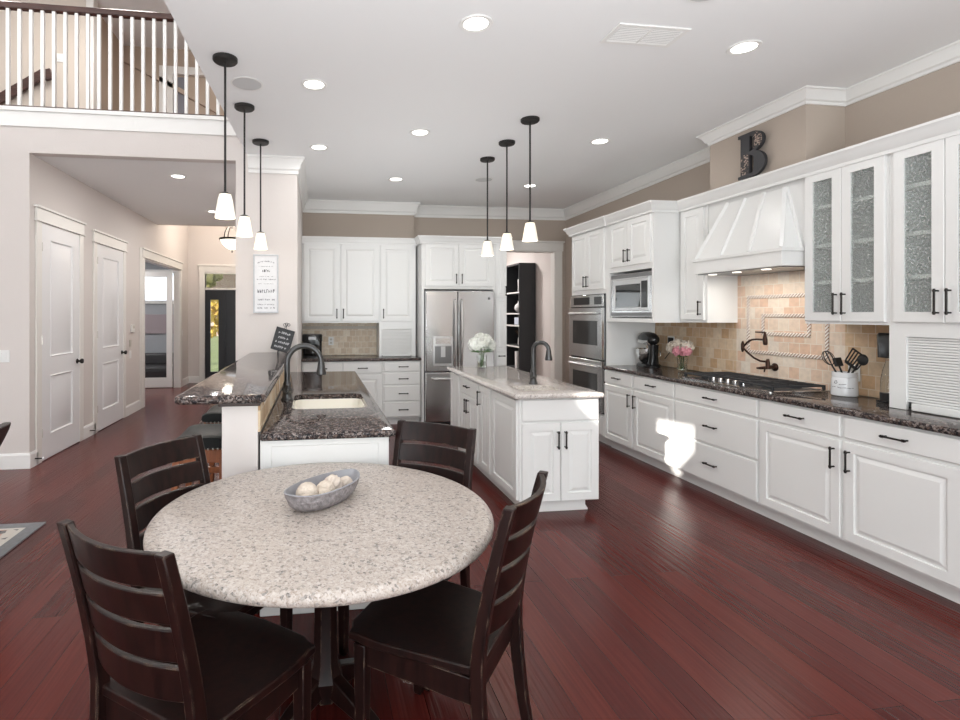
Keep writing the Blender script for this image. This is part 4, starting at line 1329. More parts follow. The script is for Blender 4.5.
for i, (a, b, lab) in enumerate(segs):
    t = thing('peninsula_cabinet', lab, 'cabinet', (PX0 + 0.001, a, 0), PR, 'white cabinets under the peninsula counter')
    w, dpt = b - a, PX1 - PX0 - 0.022
    mb = MB()
    if i == 1:
        mb.box(0, w, -dpt, -0.001, 0.10, 0.66).box(0, w, -dpt, -dpt + 0.02, 0.66, 0.875)
    else:
        mb.box(0, w, -dpt, -0.001, 0.10, 0.875)
    mb.build('body', M['cab'], t)
    MB().box(0, w, -dpt + 0.07, -0.01, 0, 0.10).build('toe_kick', M['trim'], t)
    add_front(t, 'drawer', 0.012, w - 0.012, 0.735, 0.862, -dpt, (w / 2, 0.80, 'h') if i != 1 else None)
    add_front(t, 'door', 0.012, w / 2 - 0.003, 0.118, 0.712, -dpt, (w / 2 - 0.04, 0.60, 'v'))
    add_front(t, 'door', w / 2 + 0.003, w - 0.012, 0.118, 0.712, -dpt, (w / 2 + 0.04, 0.60, 'v'))
    if i == 0:
        # end panel facing the camera: local -x face
        ep = panel_mb(dpt + 0.02, 0.775, 0.016, [(0.055, dpt - 0.035, 0.06, 0.745)], [(0.003, 0.007), (0.012, 0.007)])
        ep.build('end_panel', M['cab'], t, (0, 0, 0.10), rz=-PI / 2, smooth=20)
        MB().box(-0.03, 0.0, -dpt - 0.02, 0.0, 0.0, 0.105).build('plinth', M['trim'], t, bevel=0.004)
# sink
def sink(x0, x1, y0, y1, z1, depth, name, label):
    t = MB()
    rs = []
    for ins, dz in ((-0.018, -0.038), (0.0, -0.038), (0.002, -0.045), (0.012, -depth * 0.8), (0.035, -depth + 0.01), (0.06, -depth)):
        rs.append(rrect(x0 + ins, x1 - ins, y0 + ins, y1 - ins, 0.06, 5, z1 + dz))
    t.rings(rs, False, True)
    o = thing(name, label, 'sink', ((x0 + x1) / 2, (y0 + y1) / 2, z1 - depth))
    t.v = [(a - (x0 + x1) / 2, b - (y0 + y1) / 2, c - z1 + depth) for a, b, c in t.v]
    b = t.build('basin', M['sink'], o, smooth=40)
    s = b.modifiers.new('solid', 'SOLIDIFY')
    s.thickness = 0.008
    s.offset = -1
    MB().lathe([(0.038, 0.001), (0.036, 0.006), (0.02, 0.004)], 18).build('drain', M['chrome'], o)
    return o
sink(SK[0] + 0.003, SK[1] - 0.003, SK[2] + 0.003, SK[3] - 0.003, 0.914, 0.20, 'kitchen_sink', 'cream undermount sink in the dark peninsula counter')

def gooseneck(name, label, loc, rz, h, reach, r, mat, side=True):
    t = thing(name, label, 'faucet', loc, rz)
    MB().lathe([(r * 2.1, 0), (r * 2.1, 0.008), (r * 1.7, 0.018), (r * 1.5, 0.05), (r * 1.8, 0.062), (r * 1.8, 0.075), (r * 1.35, 0.09), (r * 1.35, 0.115), (r * 1.05, 0.13)], 20).build('base', mat, t)
    pts = [(0, 0, 0.11), (0, 0, h - reach / 2)]
    for i in range(1, 13):
        a = PI - PI * i / 12
        pts.append((reach / 2 + reach / 2 * math.cos(a), 0, h - reach / 2 + reach / 2 * math.sin(a)))
    MB().tube(pts, r, 12).build('spout', mat, t)
    MB().lathe([(r * 1.7, 0), (r * 1.75, 0.012), (r * 1.35, 0.05), (r * 1.15, 0.085)], 16, (reach, 0, h - reach / 2 - 0.083)).build('spray_head', mat, t)
    mb = MB().tube([(0, -r * 1.2, 0.068), (0, -r * 3.4, 0.074)], r * 0.75, 10)
    mb.tube([(0, -r * 3.0, 0.074), (r * 0.8, -r * 4.0, 0.115)], [r * 0.55, r * 0.4], 8)
    mb.build('lever', mat, t)
    return t
gooseneck('faucet', 'dark gooseneck faucet beside the cream peninsula sink', (-0.205, 3.74, 0.9145), R(-6), 0.375, 0.235, 0.020, M['pewter'])

# ============================================================ ISLAND
isl = thing('kitchen_island', 'white panelled kitchen island in the middle of the floor', 'island', (1.505, 3.80, 0))
IW, IL = 2.137 - 1.505, 5.80 - 3.80
MB().box(0, IW, 0.0, IL, 0.092, 0.66).box(0, IW, 0.6, IL, 0.66, 0.875).box(0, IW, 0, 0.10, 0.66, 0.875).box(0, 0.03, 0.10, 0.6, 0.66, 0.875).box(IW - 0.05, IW, 0.10, 0.6, 0.66, 0.875).build('body', M['cab'], isl)
mb = MB().box(0.05, IW - 0.09, 0.06, IL - 0.06, 0.0, 0.092)
mb.prism([(0.05, 0), (IW - 0.065, 0), (IW - 0.065, 0.012), (IW - 0.085, 0.04), (IW - 0.085, 0.092), (0.05, 0.095)], 'y', 0.045, 0.075)
mb.build('plinth', M['trim'], isl, bevel=0.003)
m = 1.822 - 1.505
add_front(isl, 'drawer', 0.012, IW - 0.012, 0.705, 0.866, 0)
add_front(isl, 'door', 0.012, m - 0.003, 0.10, 0.69, 0, (m - 0.03, 0.565, 'v'))
add_front(isl, 'door', m + 0.003, IW - 0.012, 0.10, 0.69, 0, (m + 0.03, 0.565, 'v'))
# left side (faces -X): a pivot turned like the right run
sd = MB().box(0, IL, -0.004, 0, 0.095, 0.875).build('side_frame', M['cab'], isl, (-0.0, IL, 0), rz=-PI / 2)
def isl_side(kind, yf, yn, z0, z1, hy=None, hz=None, hd='v', hl=0.135):
    x0, x1 = 5.80 - yf, 5.80 - yn
    w, h, t = x1 - x0, z1 - z0, 0.020
    fr_ = min(0.058, w * 0.22)
    if kind == 'drawer':
        mb = panel_mb(w, h, t, edge=0.005)
    else:
        mb = panel_mb(w, h, t, [(fr_, w - fr_, fr_, h - fr_)], RAISED if w > 0.25 else RAISED_S)
    o = mb.build({'panel': 'side_panel'}.get(kind, kind), M['cab'], isl, (-0.004, 5.80 - 3.80 - x0, z0), rz=-PI / 2, smooth=20)
    if hy is not None:
        pull_mb(hl, hd == 'v', yf - hy, hz - z0, -t).build('handle', M['bronze'], o)
isl_side('panel', 5.785, 5.46, 0.11, 0.86)
isl_side('drawer', 5.385, 4.80, 0.715, 0.86, 5.09, 0.79, 'h')
isl_side('door', 5.385, 5.095, 0.11, 0.70, 5.125, 0.60)
isl_side('door', 5.088, 4.80, 0.11, 0.70, 5.058, 0.60)
isl_side('door', 4.715, 4.445, 0.11, 0.86, 4.69, 0.74)
isl_side('panel', 4.385, 3.815, 0.11, 0.86)
IK = (1.575, 1.915, 3.945, 4.215)
tag(slab(1.448, 2.158, 3.745, 5.835, 0.876, 0.914, 0.015, 0.014, hole=IK, hole_r=0.05).build('countertop', M['granite_island'], smooth=40), 'pale granite island countertop with a small prep sink', 'countertop')
sink(IK[0] + 0.003, IK[1] - 0.003, IK[2] + 0.003, IK[3] - 0.003, 0.914, 0.15, 'prep_sink', 'small cream prep sink in the pale island top')
gooseneck('faucet', 'dark gooseneck faucet on the island behind the prep sink', (1.822, 4.30, 0.9145), R(-38), 0.355, 0.13, 0.0175, M['pewter'])

# ============================================================ DINING TABLE
tb = thing('dining_table', 'round pale granite dining table between four dark chairs', 'table', (0.033, 2.072, 0))
TR = 0.642
prof = [(0.0, 0.715), (TR - 0.03, 0.715)]
for i in range(9):
    a = -PI / 2 + PI * i / 8
    prof.append((TR - 0.022 + 0.022 * math.cos(a), 0.7375 + 0.0225 * math.sin(a)))
prof.append((TR - 0.045, 0.760))
prof.append((0.0, 0.760))
prof[0] = (0.001, 0.715)
prof[-1] = (0.001, 0.760)
MB().lathe(prof, 96).build('tabletop', M['granite_table'], tb, smooth=40)
MB().lathe([(0.055, 0.0), (0.055, 0.02), (0.07, 0.08), (0.05, 0.14), (0.045, 0.4), (0.06, 0.52), (0.05, 0.55), (0.05, 0.66)], 8, (0, 0, 0.03)).build('pedestal', M['espresso'], tb, rz=R(22.5), smooth=20)
MB().box(-0.26, 0.26, -0.03, 0.03, 0.69, 0.714).box(-0.03, 0.03, -0.26, 0.26, 0.688, 0.712).build('top_support', M['espresso'], tb)
for k in range(4):
    a = R(45 + 90 * k)
    mb = MB()
    mb.rings([[(0.03, -0.025, 0.05), (0.03, 0.025, 0.05), (0.03, 0.025, 0.14), (0.03, -0.025, 0.14)], [(0.18, -0.025, 0.02), (0.18, 0.025, 0.02), (0.18, 0.025, 0.075), (0.18, -0.025, 0.075)], [(0.25, -0.025, 0.0), (0.25, 0.025, 0.0), (0.25, 0.025, 0.04), (0.25, -0.025, 0.04)]])
    mb.build('foot', M['espresso'], tb, rz=a, bevel=0.005)

# ---- chairs
def make_chair():
    """origin on the floor under the rear edge of the seat; forward is +y"""
    t = thing('dining_chair', '', 'chair')
    W = 0.43
    SEAT = 0.465
    def back_y(z):
        if z < SEAT:
            k = (SEAT - z) / SEAT
            return -0.055 * k * k
        k = (z - SEAT) / (0.955 - SEAT)
        return -0.098 * k ** 1.35
    for s in (-1, 1):
        rs = []
        for i in range(15):
            z = 0.955 * i / 14
            y = back_y(z)
            dep = 0.042 if z < SEAT else 0.042 - 0.010 * (z - SEAT) / 0.5
            dep = dep - 0.008 * max(0, (0.3 - z) / 0.3)
            hw = 0.0175
            cx = s * (W / 2 - hw)
            rs.append([(cx - hw, y - dep / 2, z), (cx + hw, y - dep / 2, z), (cx + hw, y + dep / 2, z), (cx - hw, y + dep / 2, z)])
        MB().rings(rs).build('back_post', M['espresso'], t, bevel=0.004)
        rs = []
        for z, hw in ((0, 0.014), (0.012, 0.016), (0.30, 0.0205), (0.43, 0.0215)):
            cx = s * (0.232 - 0.022)
            rs.append([(cx - hw, 0.395 - hw, z), (cx + hw, 0.395 - hw, z), (cx + hw, 0.395 + hw, z), (cx - hw, 0.395 + hw, z)])
        lg = MB().rings(rs).build('leg', M['espresso'], t, bevel=0.003)
        MB().lathe([(0.012, -0.004), (0.012, 0.0)], 10, (s * 0.21, 0.395, 0.0045)).build('glide', M['nail'], lg)
    zs = [(0.860, 0.952), (0.762, 0.844), (0.658, 0.746), (0.548, 0.642)]
    for z0, z1 in zs:
        n = 12
        rs = []
        for i in range(n + 1):
            u = -1 + 2 * i / n
            x = u * (W / 2 - 0.028)
            bow = -0.042 * (1 - u * u)
            ring = []
            for z, dy in ((z0, -0.009), (z0, 0.009), (z1, 0.009), (z1, -0.009)):
                ring.append((x, back_y(z) + bow + dy + 0.004, z))
            rs.append(ring)
        MB().rings(rs).build('slat', M['espresso'], t, bevel=0.003)
    # seat, dished, wider in front
    nx, ny = 14, 12
    def seat_pt(i, j, top):
        u = -1 + 2 * i / nx
        v = j / ny
        hw = 0.205 + 0.032 * min(1, v * 1.4)
        y = -0.005 + v * 0.455 + 0.02 * (1 - u * u) * v
        if top:
            dish = 0.012 * (1 - abs(u) ** 2.5) * math.sin(PI * min(1, v * 1.05)) ** 0.7
            z = SEAT - dish
            if v > 0.93:
                z -= 0.006
        else:
            z = SEAT - 0.030
        x = u * hw
        # round the front corners
        if v > 0.9 and abs(u) > 0.85:
            x *= 0.975
            y -= 0.012
        return (x, y, z)
    vs, fs = [], []
    for top in (1, 0):
        for j in range(ny + 1):
            for i in range(nx + 1):
                vs.append(seat_pt(i, j, top))
    N = (nx + 1) * (ny + 1)
    idx = lambda i, j, b: b * N + j * (nx + 1) + i
    for j in range(ny):
        for i in range(nx):
            fs.append((idx(i, j, 0), idx(i + 1, j, 0), idx(i + 1, j + 1, 0), idx(i, j + 1, 0)))
            fs.append((idx(i, j, 1), idx(i, j + 1, 1), idx(i + 1, j + 1, 1), idx(i + 1, j, 1)))
    for i in range(nx):
        fs.append((idx(i, 0, 0), idx(i, 0, 1), idx(i + 1, 0, 1), idx(i + 1, 0, 0)))
        fs.append((idx(i, ny, 0), idx(i + 1, ny, 0), idx(i + 1, ny, 1), idx(i, ny, 1)))
    for j in range(ny):
        fs.append((idx(0, j, 0), idx(0, j + 1, 0), idx(0, j + 1, 1), idx(0, j, 1)))
        fs.append((idx(nx, j, 0), idx(nx, j, 1), idx(nx, j + 1, 1), idx(nx, j + 1, 0)))
    mb = MB()
    mb.add(vs, fs)
    mb.build('seat', M['espresso'], t, smooth=50, bevel=0.005)
    MB().box(-0.19, 0.19, 0.385, 0.405, 0.355, 0.434).box(-0.19, 0.19, 0.005, 0.022, 0.355, 0.434).box(-0.212, -0.194, 0.0, 0.395, 0.355, 0.434).box(0.194, 0.212, 0.0, 0.395, 0.355, 0.434).build('apron', M['espresso'], t, bevel=0.002)
    return t
chair = make_chair()
def place_chair(first, mid, fwd, label):
    f = Vector(fwd).normalized()
    o = (mid[0] + f.x * 0.098, mid[1] + f.y * 0.098, 0)
    rz = math.atan2(f.y, f.x) - PI / 2
    if first:
        chair.location = o
        chair.rotation_euler = (0, 0, rz)
        chair['label'] = label
        chair['group'] = 'dark ladder-back chairs around the granite table'
    else:
        dup(chair, o, rz, label)
place_chair(True, (-0.509, 1.407), (0.598, 0.801), 'dark ladder-back chair nearest the camera, front left of the round table')
place_chair(False, (0.668, 1.6145), (-0.796, 0.605), 'dark ladder-back chair front right of the round table, on open floor')
place_chair(False, (-0.6555, 2.3675), (0.8366, -0.5478), 'dark ladder-back chair at the far left of the table, before the stools')
place_chair(False, (0.5915, 2.61), (-0.633, -0.774), 'dark ladder-back chair behind the table beside the peninsula end')

# ---- bowl with balls on the table
ang = math.atan2(2.33 - 1.98, 0.19 + 0.13)
bc = Vector((0.027, 2.135, 0.7605))
tr = thing('dough_bowl', 'oblong grey carved bowl on the granite table', 'bowl', bc, ang)
def boat(L, Wd, h, flip):
    rs = []
    n = 40
    for (k, z) in ((0.62, 0.0), (0.72, 0.005), (0.88, 0.028), (0.97, 0.054), (1.0, 0.072)):
        ring = []
        for j in range(n):
            a = 2 * PI * j / n
            cx, sy = math.cos(a), math.sin(a)
            x = L * k * (abs(cx) ** 0.85) * (1 if cx > 0 else -1)
            y = Wd * k * (abs(sy) ** 1.15) * (1 if sy > 0 else -1)
            ring.append((x, y, z * h + (0.010 * abs(cx) ** 4 if z > 0.05 else 0)))
        rs.append(ring)
    return rs
out = boat(0.200, 0.098, 1.0, 0)
inn = [[(x * 0.955, y * 0.90, z + 0.007) for x, y, z in r_] for r_ in out[:-1]] + [[(x * 0.97, y * 0.93, z + 0.002) for x, y, z in out[-1]]]
MB().rings(out, True, False).build('outer_shell', M['tray'], tr, smooth=60)
MB().rings([out[-1], inn[-1], inn[-2], inn[-3], inn[-4], inn[0]], False, True).build('inner_shell', M['tray_in'], tr, smooth=60)
balls = [(-0.088, 0.006, 0.040, 'large ivory textured ball at the near end of the bowl', 0), (0.072, 0.014, 0.034, 'ribbed pale ball near the far end of the bowl', 1), (0.0, -0.008, 0.034, 'ivory textured ball in the middle of the bowl', 0), (0.134, -0.004, 0.026, 'ribbed pale ball at the far end of the bowl', 1), (-0.125, -0.02, 0.026, 'small ivory ball tucked in the near tip of the bowl', 0), (-0.035, -0.030, 0.028, 'ivory ball leaning on the near rim of the bowl', 0)]
for i, (bx, by, br, lab, rib) in enumerate(balls):
    br *= 1.10
    mb = MB()
    n, mm = 40, 20
    rs = []
    for a in range(mm + 1):
        th = -PI / 2 + PI * a / mm
        ring = []
        for j in range(n):
            ph = 2 * PI * j / n
            rr = br
            if rib:
                rr *= 1 + 0.09 * math.cos(9 * ph) * math.cos(th)
            else:
                p = Vector((math.cos(th) * math.cos(ph), math.cos(th) * math.sin(ph), math.sin(th)))
                rr *= 1 + 0.055 * noise.noise(p * 5 + Vector((i * 7, 0, 0)))
            c_ = max(math.cos(th), 0.002)
            ring.append((rr * c_ * math.cos(ph), rr * c_ * math.sin(ph), rr * math.sin(th)))
        rs.append(ring)
    mb.rings(rs)
    wpos = bc + Vector((bx * math.cos(ang) - by * math.sin(ang), bx * math.sin(ang) + by * math.cos(ang), 0.010 + br))
    b = mb.build('decorative_ball', M['ball_light'] if rib else M['ball'], None, wpos, smooth=60, rot=(random.uniform(0, 1), random.uniform(0.6, 1.5), random.uniform(0, 3)))
    tag(b, lab, 'decorative ball', 'decorative balls in the dough bowl')

# ============================================================ BAR STOOLS
def make_stool():
    t = thing('bar_stool', '', 'stool')
    # saddle seat 0.42 wide (x), 0.36 deep (y); top about 0.72
    rs = []
    n = 14
    for i in range(n + 1):
        u = -1 + 2 * i / n
        x = u * 0.225
        rise = 0.035 * abs(u) ** 2
        ring = []
        m_ = 14
        for j in range(m_):
            a = 2 * PI * j / m_
            cy, sz = math.cos(a), math.sin(a)
            hd_ = 0.175 * (1 - 0.06 * abs(u) ** 4)
            y = hd_ * (abs(cy) ** 0.5) * (1 if cy > 0 else -1)
            zt = 0.675 + (0.030 + rise * 0.7 if sz > 0 else 0.030) * (abs(sz) ** 0.6) * (1 if sz > 0 else -1)
            if abs(u) > 0.93:
                zt = 0.675 + (zt - 0.675) * 0.75
            ring.append((x, y, zt))
        rs.append(ring)
    MB().rings(rs).build('seat_cushion', M['leather'], t, smooth=60)
    nh = MB()
    for s in (-1, 1):
        for k in range(15):
            nh.sphere((-0.21 + 0.03 * k, s * 0.177, 0.652), 0.0065, 8, 5)
        for k in range(11):
            nh.sphere((s * 0.228, -0.15 + 0.03 * k, 0.652), 0.0065, 8, 5)
    nh.build('nailheads', M['nail'], t)
    mb = MB().box(-0.205, 0.205, -0.16, 0.16, 0.57, 0.645)
    mb.build('apron', M['orange_wood'], t, bevel=0.004)
    for sx in (-1, 1):
        for sy in (-1, 1):
            MB().rings([[(sx * 0.215 + a * 0.02, sy * 0.175 + b * 0.02, 0.0) for a, b in ((-1, -1), (1, -1), (1, 1), (-1, 1))], [(sx * 0.19 + a * 0.022, sy * 0.145 + b * 0.022, 0.60) for a, b in ((-1, -1), (1, -1), (1, 1), (-1, 1))]]).build('leg', M['orange_wood'], t, bevel=0.003)
    for s in (-1, 1):
        MB().box(-0.20, 0.20, s * 0.162 - 0.012, s * 0.162 + 0.012, 0.22, 0.26).build('stretcher', M['orange_wood'], t)
        MB().box(s * 0.203 - 0.012, s * 0.203 + 0.012, -0.16, 0.16, 0.30, 0.34).build('stretcher', M['orange_wood'], t)
    return t
stool = make_stool()
stool.location = (-0.70, 3.50, 0)
stool.rotation_euler = (0, 0, R(90))
for ch in stool.children:
    ch.scale = (0.92, 0.92, 1.075)
stool['label'] = 'black leather saddle bar stool nearest the table, at the bar end'
stool['group'] = 'bar stools under the raised bar'
dup(stool, (-0.70, 4.30, 0), R(90), 'second black leather bar stool from the table, further under the bar')

# ============================================================ PENDANTS, CEILING FIXTURES
def make_pendant():
    t = thing('pendant_light', '', 'pendant light')
    MB().lathe([(0.077, 0), (0.077, -0.018), (0.070, -0.026), (0.02, -0.030)][::-1], 28).build('canopy', M['bronze_matte'], t)
    MB().tube([(0, 0, -0.028), (0, 0, -0.868)], 0.0075, 10).build('rod', M['bronze_matte'], t)
    MB().lathe([(0.034, -0.872), (0.034, -0.862), (0.014, -0.852)], 20).build('cap', M['bronze_matte'], t)
    sh = MB().lathe([(0.001, -0.868), (0.036, -0.868), (0.044, -0.895), (0.064, -1.012), (0.0645, -1.018), (0.060, -1.018), (0.040, -0.90), (0.033, -0.873)], 32, cap0=False, cap1=False).build('shade', M['shade'], t)
    MB().lathe([(0.001, -1.0), (0.057, -1.0)], 24, cap0=False, cap1=False).build('diffuser', M['shade'], t)
    l = bpy.data.lights.new('pendant_lamp', 'POINT')
    l.energy = 1.6
    l.color = (1.0, 0.88, 0.70)
    l.shadow_soft_size = 0.05
    lo = bpy.data.objects.new('pendant_lamp', l)
    C.objects.link(lo)
    lo.location = (0, 0, -1.06)
    lo.parent = t
    return t
pend = make_pendant()
pend['group'] = 'dark rod pendants with white glass shades'
spots = [(-0.572, 3.446, 'pendant nearest the camera over the raised bar'), (-0.556, 4.221, 'middle pendant of three over the raised bar'), (-0.520, 5.054, 'pendant over the raised bar closest to the wall sign'),
         (1.742, 4.175, 'pendant nearest the camera over the island, above the prep sink'), (1.76, 4.763, 'middle pendant of three over the island'), (1.748, 5.297, 'farthest pendant over the island, nearest the refrigerator')]
KS = (CZ - CAM_H) / (3.12 - CAM_H)
for i, (x, y, lab) in enumerate(spots):
    x, y = x * KS, y * KS
    if i == 0:
        pend.location = (x, y, CZ - 0.0005)
        pend['label'] = lab
    else:
        dup(pend, (x, y, CZ - 0.0005), 0, lab)

def make_can(z=CZ):
    t = thing('recessed_light', '', 'recessed light')
    MB().lathe([(0.068, -0.001), (0.092, -0.001), (0.094, -0.006), (0.090, -0.010), (0.070, -0.007)], 32, cap0=False, cap1=False).build('trim_ring', M['trim'], t)
    MB().lathe([(0.001, -0.004), (0.069, -0.004)], 28, cap0=False, cap1=False).build('lens', M['lens'], t)
    l = bpy.data.lights.new('can_lamp', 'AREA')
    l.shape = 'DISK'
    l.size = 0.13
    l.energy = CAN_W
    l.color = (1.0, 0.985, 0.96)
    lo = bpy.data.objects.new('can_lamp', l)
    C.objects.link(lo)
    lo.location = (0, 0, -0.014)
    lo.parent = t
    return t
CAN_W = 3.8
can = make_can()
can['group'] = 'round recessed ceiling lights'
cans = [(0.871, 2.84, CZ, 'lit recessed light at the top centre of the kitchen ceiling'), (2.55, 2.87, CZ, 'lit recessed light right of the ceiling vent'), (-0.021, 3.75, CZ, 'lit recessed light nearest the bar pendants, right of the round speaker'),
        (0.902, 4.61, CZ, 'lit recessed light between the bar pendants and the island pendants'), (0.019, 5.156, CZ, 'lit recessed light above the far end of the peninsula'), (2.608, 4.616, CZ, 'lit recessed light right of the island pendant canopies'),
        (0.933, 6.25, CZ, 'lit recessed light in front of the back wall crown'), (2.643, 6.336, CZ, 'lit recessed light seen behind the nearest island pendant rod'),
        (-1.576, 6.35, 3.09, 'lit recessed light in the near part of the hall ceiling'), (-1.586, 8.46, 3.09, 'lit recessed light in the far part of the hall ceiling')]
for i, (x, y, z, lab) in enumerate(cans):
    if z == CZ:
        x, y = x * KS, y * KS
    if i == 0:
        can.location = (x, y, z)
        can['label'] = lab
    else:
        d_ = dup(can, (x, y, z), 0, lab)
        if z < CZ:      # the hall's lamps are stronger
            for ch in d_.children:
                if ch.type == 'LIGHT':
                    ch.data = ch.data.copy()
                    ch.data.energy = 17
for i, (x, y, lab) in enumerate([(-0.49, 3.85, 'round grey ceiling speaker behind the nearest bar pendant'), (2.0, 6.2, 'round grey ceiling speaker above the refrigerator end'), (1.95, 2.41, 'round grey ceiling speaker at the top edge of the photo')]):
    s = thing('ceiling_speaker', lab, 'speaker', (x, y, CZ), group='round ceiling speakers')
    MB().lathe([(0.100, -0.001), (0.112, -0.001), (0.112, -0.005), (0.100, -0.006)], 32, cap0=False, cap1=False).build('rim', M['trim'], s)
    MB().lathe([(0.001, -0.005), (0.101, -0.005)], 28, cap0=False, cap1=False).build('grille', M['speaker'], s)
v = thing('ceiling_vent', 'white rectangular air vent in the kitchen ceiling', 'vent', (1.895, 2.862, CZ))
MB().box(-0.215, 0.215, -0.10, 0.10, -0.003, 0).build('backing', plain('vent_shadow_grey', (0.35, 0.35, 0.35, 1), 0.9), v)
mb = MB().box(-0.22, 0.22, -0.105, -0.078, -0.009, 0).box(-0.22, 0.22, 0.078, 0.105, -0.009, 0).box(-0.22, -0.19, -0.078, 0.078, -0.009, 0).box(0.19, 0.22, -0.078, 0.078, -0.009, 0).box(-0.008, 0.008, -0.078, 0.078, -0.009, 0)
mb.build('frame', M['trim'], v, bevel=0.002)
sl_ = MB()
for k in range(9):
    y = -0.070 + 0.0175 * k
    sl_.rings([[(x, y - 0.0035, -0.0045), (x, y + 0.003, -0.009), (x, y + 0.004, -0.008), (x, y - 0.0025, -0.0035)] for x in (-0.19, 0.19)])
sl_.build('slats', M['trim'], v)
# foyer bowl light
fl = thing('foyer_light', 'bronze bowl light glowing in the foyer, partly behind the wall end', 'ceiling light', (-1.66, 10.8, 4.6))
MB().tube([(0, 0, 0), (0, 0, -1.40)], 0.012, 8).build('rod', M['bronze'], fl)
for k in range(3):
    a = 2 * PI * k / 3
    MB().tube([(0, 0, -1.38), (0.12 * math.cos(a), 0.12 * math.sin(a), -1.37), (0.21 * math.cos(a), 0.21 * math.sin(a), -1.50), (0.235 * math.cos(a), 0.235 * math.sin(a), -1.60)], 0.010, 8).build('arm', M['bronze'], fl)
MB().lathe([(0.235, -1.64), (0.25, -1.62), (0.245, -1.60), (0.23, -1.60)], 32, cap0=False, cap1=False).build('rim', M['bronze'], fl)
MB().lathe([(0.02, -1.83), (0.09, -1.80), (0.18, -1.72), (0.233, -1.62)], 32, cap1=False).build('bowl', plain('lit_alabaster_bowl', (0.9, 0.85, 0.78, 1), 0.4, emit=(1.0, 0.93, 0.80, 1), es=2.0), fl)
MB().lathe([(0.006, -1.88), (0.018, -1.865), (0.008, -1.845), (0.022, -1.83)], 12).build('finial', M['bronze'], fl)
l = bpy.data.lights.new('foyer_lamp', 'POINT')
l.energy = 55
l.color = (1.0, 0.90, 0.78)
l.shadow_soft_size = 0.15
lo = bpy.data.objects.new('foyer_lamp', l)
C.objects.link(lo)
lo.location = (0, 0, -1.35)
lo.parent = fl
# fill lights added to brighten the pantry, study and loft; no fixtures
area('pantry_fill', (2.5, 9.6, 3.0), (0, 0, 0), 0.3, 0.3, 55, (1, 0.97, 0.95))
area('study_fill', (-4.4, 10.8, 2.9), (0, 0, 0), 0.3, 0.3, 60, (1, 0.97, 0.95))
area('loft_fill', (-3.9, 6.9, 5.9), (0, 0, 0), 0.3, 0.3, 14, (1, 0.96, 0.92))
area('loft_fill', (-2.4, 7.0, 5.9), (0, 0, 0), 0.6, 0.6, 42, (1, 0.96, 0.92))

# ============================================================ COUNTER OBJECTS
Z0 = 0.9145
ZR = 0.9285
# cooktop
ck = thing('gas_cooktop', 'five-burner gas cooktop with dark grates on the right counter', 'cooktop', (3.54, 3.945, ZR), RZ)
KW, KD = 0.96, 0.50
MB().rings([rrect(-KW / 2, KW / 2, -KD / 2, KD / 2, 0.02, 4, 0.0), rrect(-KW / 2, KW / 2, -KD / 2, KD / 2, 0.02, 4, 0.008), rrect(-KW / 2 + 0.012, KW / 2 - 0.012, -KD / 2 + 0.012, KD / 2 - 0.012, 0.02, 4, 0.012)]).build('base_plate', M['steel'], ck, smooth=30)
MB().rings([rrect(-KW / 2 + 0.03, KW / 2 - 0.03, -KD / 2 + 0.03, KD / 2 - 0.03, 0.02, 4, 0.0121), rrect(-KW / 2 + 0.03, KW / 2 - 0.03, -KD / 2 + 0.03, KD / 2 - 0.03, 0.02, 4, 0.0135)]).build('burner_tray', M['cooktop'], ck, smooth=30)
for cx_, cy_, r_ in ((-0.32, 0.11, 0.04), (-0.32, -0.12, 0.032), (0.0, 0.06, 0.055), (0.32, 0.11, 0.04), (0.32, -0.12, 0.032)):
    MB().lathe([(r_ * 1.25, 0), (r_ * 1.2, 0.008), (r_, 0.010), (r_, 0.018), (r_ * 0.8, 0.021)], 20, (cx_, cy_, 0.0135)).build('burner', M['iron'], ck)
for gx in (-0.315, 0.0, 0.315):
    mb = MB()
    w2, d0, d1 = 0.150, -0.215 if gx else -0.10, 0.215
    z0, z1 = 0.036, 0.050
    for s in (-1, 1):
        mb.box(gx + s * w2 - 0.007, gx + s * w2 + 0.007, d0, d1, z0, z1)
    for yy in (d0, (d0 + d1) / 2, d1):
        mb.box(gx - w2, gx + w2, yy - 0.007, yy + 0.007, z0, z1)
    for k in (-1, 0, 1):
        mb.box(gx + k * 0.07 - 0.005, gx + k * 0.07 + 0.005, d0, d1, z0 + 0.002, z1 + 0.002)
    for s in (-1, 1):
        for yy in (d0, d1):
            mb.box(gx + s * w2 - 0.009, gx + s * w2 + 0.009, yy - 0.009, yy + 0.009, 0.0136, z1)
    mb.build('grate', M['iron'], ck, bevel=0.003)
for k in range(5):
    MB().lathe([(0.021, 0), (0.021, 0.004), (0.017, 0.006), (0.0165, 0.026), (0.012, 0.030)], 18, (-0.16 + 0.08 * k, -0.185, 0.0136)).build('knob', M['chrome'], ck)

